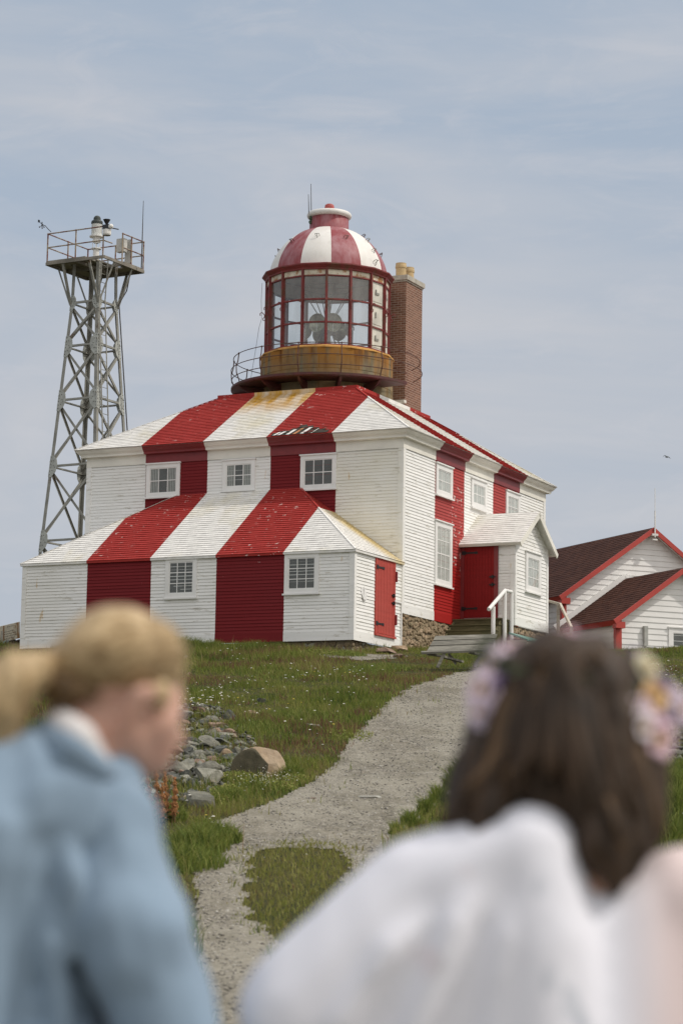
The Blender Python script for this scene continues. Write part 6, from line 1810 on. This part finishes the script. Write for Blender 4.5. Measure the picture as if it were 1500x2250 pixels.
# hair cap
fl = Flesh()
fl.hull(_sph(pt(234, 1442, .018), 1, (.076, .094, .054), 18)+_sph(pt(258, 1432, .022), 1, (.080, .094, .066), 18)+_sph(pt(290, 1436, .03), 1, (.072, .088, .060), 18)); fl.ell(pt(350, 1478, .045), (.034, .062, .044))
fl.cap(pt(165, 1475, -.0), .050, pt(128, 1478, -.01), .024)
fl.cap(pt(345, 1520, -.02), .022, pt(352, 1552, -.012), .010)     # sideburn
hairA = fl.done('hair', M['blond'], OA, pa_, .005, 8)
fl = Flesh(); fl.chain([(pt(118, 1492, -.03), .020), (pt(150, 1512, -.050), .020), (pt(205, 1520, -.058), .012)]); fl.cap(pt(128, 1530, -.03), .018, pt(150, 1560, -.04), .010)
fl.done('shaded_nape_hair', M['blond_shaded'], OA, hairA, .005, 3)  # dark colour paints the shade under the hair above the nape
fl = Flesh()
fl.chain([(pt(114, 1480, -.02), .022), (pt(76, 1474, -.04), .030), (pt(34, 1496, -.05), .038), (pt(6, 1556, -.05), .038), (pt(2, 1610, -.045), .029), (pt(6, 1650, -.04), .016), (pt(16, 1672, -.04), .004)])
fl.chain([(pt(40, 1484, -.05), .034), (pt(-20, 1530, -.06), .036), (pt(-30, 1620, -.05), .02)])
tailA = fl.done('ponytail', M['blond'], OA, pa_, .005, 2, (.006, (50, 50, 14)))
mb = MB(); c_ = pt(116, 1480, -.018)-OA; mb.tube([c_+V3(.004, 0, -.02), c_+V3(-.004, 0, .02)], .026, 12); mb.build('hair_tie', m_simple('tan_hair_tie', (.42, .20, .06), .7), tailA, smooth=True)
mb = MB(); r = random.Random(8)
for i in range(240):     # strands swept back over the cap into the tie
    an = r.uniform(-1.2, 1.5); y_ = -.02
    s0 = pt(350+r.uniform(-20, 20), 1520-110*(.5+.5*math.sin(an))-r.uniform(0, 50), r.uniform(-.08, .02))
    e0 = pt(125, 1482, -.02); pts = []
    C = pt(255, 1440, .02)
    for k in range(9):
        f = k/8; p = s0.lerp(e0, f); v = p-C; v = v.normalized() if v.length > 1e-3 else v; kx = 1+.03*r.random(); v = V3(v.x*.100*kx, v.y*.094*kx, v.z*.066*kx)
        if f > .85: v = v.lerp(e0-C, (f-.85)/.15)
        pts.append(C+v-OA)
    mb.tube(pts, [.0019*(1-abs(f_/8-.5)) for f_ in range(9)], 5, mi=r.choice((0, 0, 0, 1)))
mb.build('hair_strands', [M['blond'], m_hair('mid_blond_hair', (.16, .10, .042), (.36, .25, .12))], hairA, smooth=True)
# jacket
fl = Flesh()
fl.cap(pt(145, 1668, .0), .064, pt(85, 1790, .0), .112); fl.cap(pt(205, 1805, .03), .082, pt(110, 1755, .0), .100); fl.cap(pt(-150, 1840, -.1), .088, pt(60, 1760, -.02), .105)
fl.cap(pt(220, 1735, .02), .060, pt(150, 1680, .0), .060)
fl.chain([(pt(12, 1880, .03), .146), (pt(-12, 2250, .05), .145), (hipA+V3(0, 0, .05), .175), (hipA-V3(0, 0, .06), .19)])
fl.cap(pt(-80, 1850, -.05), .13, pt(-120, 2250, -.02), .12)
for a_, b_, c_ in (((120, 1800), (150, 1930), (175, 2080)), ((60, 1880), (110, 2080), (130, 2280)), ((-10, 1900), (10, 2100), (60, 2280))):
    fl.chain([(pt(*a_, -.075), .018), (pt(*b_, -.088), .022), (pt(*c_, -.080), .016)])
jacket = fl.done('jacket', M['jacket'], OA, pa_, .009, 4, (.022, (11, 9, 3.5)))
for nm_, jk in (('sleeve', [(pt(232, 1822, .0), .083), (pt(298, 2060, -.05), .080), (pt(382, 2330, -.05), .074), (pt(420, 2500, .10), .060), (pt(438, 2620, .20), .050)]),
                ('sleeve', [(shL, .088), (pt(-270, 2080, -.08), .082), (pt(-290, 2330, -.05), .074), (pt(-175, 2620, .20), .05)])):
    fl = Flesh(); fl.chain(jk); fl.done(nm_, M['jacket'], OA, jacket, .008, 4, (.018, (7, 8, 9)))
fl = Flesh(); n_ = 16     # collar of the jacket and the shirt collar showing above it
fl.chain([(pt(108, 1600, .05), .016), (pt(118, 1612, -.05), .018), (pt(160, 1640, -.085), .018), (pt(225, 1690, -.07), .016), (pt(262, 1720, .0), .014)])
fl.chain([(pt(96, 1618, .05), .016), (pt(104, 1630, -.055), .016), (pt(145, 1656, -.082), .016), (pt(205, 1698, -.07), .015), (pt(240, 1730, .0), .014)])
fl.done('jacket_collar', M['jacket'], OA, jacket, .006, 2)
fl = Flesh(); fl.chain([(pt(128, 1585, .04), .016), (pt(142, 1590, -.05), .020), (pt(178, 1618, -.072), .022), (pt(212, 1662, -.06), .016), (pt(238, 1690, .0), .012)])
fl.chain([(pt(140, 1600, -.04), .018), (pt(185, 1648, -.06), .020), (pt(218, 1688, -.05), .015)])
fl.done('shirt_collar', M['shirt'], OA, pa_, .006, 2)
fl = Flesh(); fl.cap(hipA+V3(0, 0, .05), .15, hipA-V3(0, 0, .05), .155)
fl.chain([(hipA+V3(.09, 0, -.05), .10), (kneeR, .075), (ankR+V3(0, 0, .0), .055)]); fl.chain([(hipA-V3(.09, 0, .05), .10), (kneeL, .075), (ankL, .055)])
fl.done('trousers', M['navy'], OA, pa_, .010, 3, (.008, (12, 12, 9)))
shoe('shoe', ankR, .5, M['leather'], OA, pa_, gA); shoe('shoe', ankL, .5, M['leather'], OA, pa_, gA)

# --- person with the flower crown
def m_print():
    t = NT('white_printed_cloth')
    v = t.voronoi(7, t.coord((1, 1, .7), loc=(.3, .2, .1)), out='Distance')
    base = t.mix(t.ramp(t.noise(3, 3), [(.35, 0.0), (.7, .4)]), (.83, .835, .90), (.78, .78, .85))
    pk = t.math('MULTIPLY', t.ramp(t.noise(4.2, 3, .5, t.coord(loc=(5, 1, 3))), [(.62, 0.0), (.72, .7)]), 1.0)
    o = t.sep(); base = t.mix(t.math('MULTIPLY', t.band(o[0], .085, 9, .05), .75), base, (.80, .62, .58))
    base = t.mix(pk, base, (.72, .52, .50))
    bl = t.ramp(t.noise(8.5, 3, .5, t.coord((1.2, 1.2, .6), loc=(1, 8, 2))), [(.66, 0.0), (.74, .8)])
    base = t.mix(bl, base, (.36, .41, .47))
    t.color(base).set(.9, 0, .15).bump(t.noise(300, 2), .3, .001); return t.m
M['print'] = m_print()
gB = ground(.35, 3.3); OB = Vector((.33, 3.35, gB))
pb_ = empty('person', OB, 0, 'person with loose dark brown hair, pink flower crown and white top, seen from behind', 'person')
hipB = Vector((.36, 3.36, gB+.88)); kR, aR = Vector((.45, 3.36, gB+.48)), Vector((.46, 3.30, gB+.09)); kL, aL = Vector((.26, 3.38, gB+.48)), Vector((.25, 3.30, gB+.09))
sL, sR = pt(1120, 1890, .0), pt(1510, 2000, .02)
eL, wL = pt(690, 2190, .0), pt(600, 2500, .20); eR, wR = pt(1640, 2420, .02), pt(1560, 2700, .22)
fl = Flesh(); hc = pt(1245, 1560, .06)
fl.ell(hc, (.078, .092, .100)); fl.ell(pt(1250, 1620, .11), (.060, .055, .070)); fl.cap(pt(1252, 1690, .13), .030, pt(1254, 1702, .14), .020)
fl.cap(pt(1250, 1630, .165), .012, pt(1250, 1610, .160), .010); fl.cap(pt(1115, 1600, .06), .012, pt(1118, 1640, .06), .010); fl.cap(pt(1378, 1600, .06), .012, pt(1374, 1640, .06), .010)
fl.cap(pt(1250, 1700, .06), .052, pt(1290, 1860, .04), .058)
fl.cap(pt(1300, 1900, .05), .075, hipB+V3(0, 0, .1), .10); fl.cap(sL, .045, sR, .045); fl.cap(hipB+V3(0, 0, .1), .10, hipB, .12)
fl.chain([(sL, .045), (eL, .036), (wL, .024)]); fl.chain([(sR, .045), (eR, .036), (wR, .024)])
fl.chain([(hipB+V3(.08, 0, 0), .085), (kR, .052), (aR, .036)]); fl.chain([(hipB-V3(.08, 0, 0), .085), (kL, .052), (aL, .036)])
hand(fl, wL, wL-eL+V3(0, .06, 0), V3(1, 0, 0), -1, .6); hand(fl, wR, wR-eR+V3(0, .05, 0), V3(-1, 0, 0), 1, .6)
fl.done('body', M['skin'], OB, pb_, .0055, 3)
fl = Flesh()
fl.ell(pt(1240, 1540, .04), (.118, .112, .098)); fl.ell(pt(1245, 1620, .03), (.120, .095, .120)); fl.ell(pt(1330, 1680, -.0), (.072, .075, .14))
fl.chain([(pt(1120, 1560, .04), .048), (pt(1092, 1660, .02), .056), (pt(1058, 1750, .0), .050), (pt(990, 1812, -.02), .018), (pt(960, 1812, -.02), .004)])
fl.chain([(pt(1110, 1680, .0), .05), (pt(1075, 1780, -.04), .030), (pt(1010, 1868, -.06), .007)])
fl.chain([(pt(1210, 1650, .0), .075), (pt(1215, 1760, -.0), .06), (pt(1260, 1820, .0), .05)])
fl.chain([(pt(1300, 1650, .0), .078), (pt(1335, 1790, -.02), .062), (pt(1352, 1880, -.05), .036), (pt(1345, 1960, -.06), .006)])
fl.chain([(pt(1375, 1600, .03), .050), (pt(1395, 1720, .02), .046), (pt(1408, 1830, .0), .034), (pt(1425, 1885, .0), .008)])
fl.chain([(pt(1330, 1780, -.03), .05), (pt(1305, 1860, -.06), .026), (pt(1300, 1925, -.065), .005)])
fl.chain([(pt(1370, 1760, -.03), .045), (pt(1395, 1860, -.05), .024), (pt(1392, 1930, -.05), .005)])
hairB = fl.done('hair', M['brown'], OB, pb_, .006, 2, (.011, (26, 26, 5)))
mb = MB(); r = random.Random(12)
for i in range(110):
    f0 = r.random(); top_ = pt(1240+r.uniform(-60, 60), 1420+r.uniform(0, 40), -.055)
    xm = 1240+(f0-.5)*320; xe = [1030, 1110, 1220, 1310, 1350, 1400, 1425][min(6, int(f0*7))]+r.uniform(-25, 25)
    ye = [1800, 1790, 1740, 1900, 1930, 1890, 1860][min(6, int(f0*7))]-r.uniform(0, 90)
    dm = -.085*math.cos((f0-.5)*2.2)
    pts = [top_, pt(1240+(xm-1240)*.75, 1490, dm*.95+.02), pt(xm, 1580, dm+.01), pt(xm*.7+xe*.3+r.uniform(-12, 12), 1680, dm+.0), pt(xm*.3+xe*.7+r.uniform(-14, 14), (1680+ye)/2, dm*.8-.01), pt(xe, ye, dm*.5-.02)]
    pts = [p-OB for p in pts]; sm = []
    for k in range(len(pts)-1):
        for q in range(3): sm.append(pts[k].lerp(pts[k+1], q/3))
    sm.append(pts[-1])
    for _ in range(2): sm = [sm[0]]+[(sm[k-1]+sm[k]*2+sm[k+1])/4 for k in range(1, len(sm)-1)]+[sm[-1]]
    lit = r.random() < .30 and (f0 < .28 or f0 > .74); w = r.uniform(.004, .009); mb.tube(sm, [w*(.6+.4*math.sin(3.0*k/len(sm))) if k < len(sm)-2 else w*.35 for k in range(len(sm))], 6, mi=(1 if lit else 0))
for pts in (((1105, 1560, -.02), (1128, 1640, -.035), (1118, 1710, -.045), (1070, 1800, -.06)), ((1372, 1640, -.03), (1392, 1740, -.045), (1384, 1820, -.06), (1352, 1905, -.075)), ((1322, 1740, -.07), (1352, 1810, -.085), (1376, 1880, -.08)),
            ((1090, 1640, -.01), (1040, 1730, -.02), (968, 1815, -.03)), ((1400, 1640, .0), (1425, 1730, -.0), (1440, 1840, -.01)), ((1075, 1500, .0), (1050, 1600, .01), (1030, 1700, .0))):
    for q in range(4):
        P_ = [pt(a+r.uniform(-9, 9), b, c-.004)-OB for a, b, c in pts]; sm = []
        for k in range(len(P_)-1):
            for w_ in range(4): sm.append(P_[k].lerp(P_[k+1], w_/4))
        sm.append(P_[-1]); mb.tube(sm, [.007*(1-.75*k/len(sm)) for k in range(len(sm))], 6, mi=q % 2)
mb.build('hair_locks', [M['brown'], M['brown_lit']], hairB, smooth=True)
# top
fl = Flesh()
H = lambda *c: fl.hull([q for p, r_ in c for q in _sph(p, r_)])
H((pt(1168, 1868, -.03), .068), (pt(930, 1968, .0), .088), (pt(1180, 2300, .03), .11), (pt(900, 2330, .03), .10))
H((pt(930, 1968, .0), .088), (pt(665, 2225, .0), .090), (pt(900, 2330, .03), .10))
fl.chain([(pt(665, 2225, .0), .090), (pt(650, 2400, .10), .07), (pt(610, 2470, .17), .045)])
H((pt(1168, 1868, -.03), .066), (pt(1185, 2100, -.03), .085), (pt(1180, 2350, .0), .12))
H((pt(1230, 2090, .02), .080), (pt(1500, 1995, .03), .084), (pt(1300, 2420, .05), .15), (pt(1600, 2250, .03), .10))
fl.chain([(pt(1500, 1985, .02), .082), (eR, .075), (wR, .045)])
for a_, b_, c_ in (((1110, 1850), (1000, 2030), (900, 2280)), ((1150, 1850), (1110, 2060), (1080, 2320)), ((1205, 1880), (1235, 2060), (1245, 2280)), ((1000, 1950), (860, 2080), (740, 2260))):
    fl.chain([(pt(*a_, -.058), .018), (pt(*b_, -.088), .020), (pt(*c_, -.086), .016)])
fl.chain([(pt(1240, 2420, .05), .15), (hipB, .18), (hipB-V3(0, 0, .1), .19)])
top_o = fl.done('top', M['print'], OB, pb_, .009, 12, (.006, (9, 6, 3.0)))
fl = Flesh(); fl.cap(hipB+V3(0, 0, .02), .16, hipB-V3(0, 0, .45), .24); fl.cap(hipB-V3(0, 0, .42), .24, hipB-V3(0, 0, .50), .26)
fl.done('skirt', M['print'], OB, pb_, .012, 3, (.02, (14, 14, 2)))
shoe('shoe', aR, 0, M['leather'], OB, pb_, gB); shoe('shoe', aL, 0, M['leather'], OB, pb_, gB)
# flower crown
mb = MB(); CC = pt(1245, 1500, .05)-OB; ring = []
for k in range(40):
    a = 2*math.pi*k/40; ring.append(CC+V3(.119*math.cos(a)+.0, .108*math.sin(a), -.022*math.cos(a)+.028*math.sin(a)+.02))
mb.tube(ring, .003, 6, closed=True)
r = random.Random(3)
for k in range(70):
    c = ring[r.randrange(40)]; d = V3(r.gauss(0, 1), r.gauss(0, 1), r.gauss(0, 1)).normalized()*r.uniform(.012, .026); e = d.cross(V3(r.random(), r.random(), r.random())).normalized()*.006
    mb.add([c, c+d*.5+e, c+d, c+d*.5-e], [(0,1,2,3)])
crown = mb.build('flower_crown', m_simple('vine_green', (.05, .07, .03), .8), pb_)
PC = {'pink': (.76, .55, .62), 'pale': (.80, .66, .74), 'cream': (.72, .67, .50), 'orange': (.68, .46, .24), 'lilac': (.72, .62, .72), 'violet': (.14, .09, .22), 'white': (.80, .74, .77)}
PM_ = {k: m_simple(k+'_petals', v, .8, var=.1, scale=30) for k, v in PC.items()}
yel = m_simple('flower_centre', (.45, .28, .08), .8)
def flower(px, py, dd, rpx, colr, seed):
    r = random.Random(seed); c = pt(px, py, dd)-OB; R_ = rpx*.000628*1.08
    out = (c-(pt(1245, 1560, .05)-OB)).normalized(); out = (out+V3(0, -.5, .1)).normalized(); q = out.to_track_quat('Z', 'Y').to_matrix()
    mb = MB()
    for lay, (n, rr, z, s) in enumerate(((9, .62, 0, .42), (7, .38, .25, .34))):
        for k in range(n):
            a = 2*math.pi*(k+.5*lay)/n+r.uniform(-.1, .1); p = c+q @ Vector((math.cos(a)*R_*rr, math.sin(a)*R_*rr, R_*z))
            o = len(mb.v); mb.ball((0, 0, 0), 1, 8)
            tilt = Matrix.Rotation(a, 3, 'Z') @ Matrix.Rotation(-.45-.3*lay, 3, 'Y')
            for i in range(o, len(mb.v)):
                v = Vector(mb.v[i]); v = Vector((v.x*R_*s, v.y*R_*s*.75, v.z*R_*.10)); mb.v[i] = tuple(p+q @ (tilt @ v))
    f = mb.build('flower', PM_[colr], crown, smooth=True)
    mb = MB(); mb.ball(c+out*R_*.3, R_*.22, 8); mb.build('flower_centre', yel if colr != 'violet' else PM_['violet'], f, smooth=True)
for i, a in enumerate(((1088, 1462, .02, 46, 'pale'), (1066, 1520, .0, 50, 'pale'), (1058, 1566, -.01, 38, 'lilac'), (1118, 1432, .04, 32, 'pink'), (1242, 1398, .10, 38, 'pink'), (1180, 1408, .09, 28, 'white'), (1310, 1405, .1, 26, 'pink'),
                       (1418, 1470, .02, 38, 'cream'), (1432, 1535, -.01, 42, 'orange'), (1402, 1572, -.03, 42, 'pale'), (1432, 1625, -.02, 58, 'pink'), (1408, 1600, -.04, 40, 'white'), (1488, 1560, .02, 44, 'lilac'), (1470, 1520, .03, 26, 'lilac'),
                       (1452, 1500, .0, 20, 'violet'), (1456, 1572, .0, 22, 'violet'), (1380, 1500, .02, 22, 'violet'), (1395, 1440, .04, 20, 'violet'), (1098, 1500, -.02, 20, 'violet'))):
    flower(*a, i)
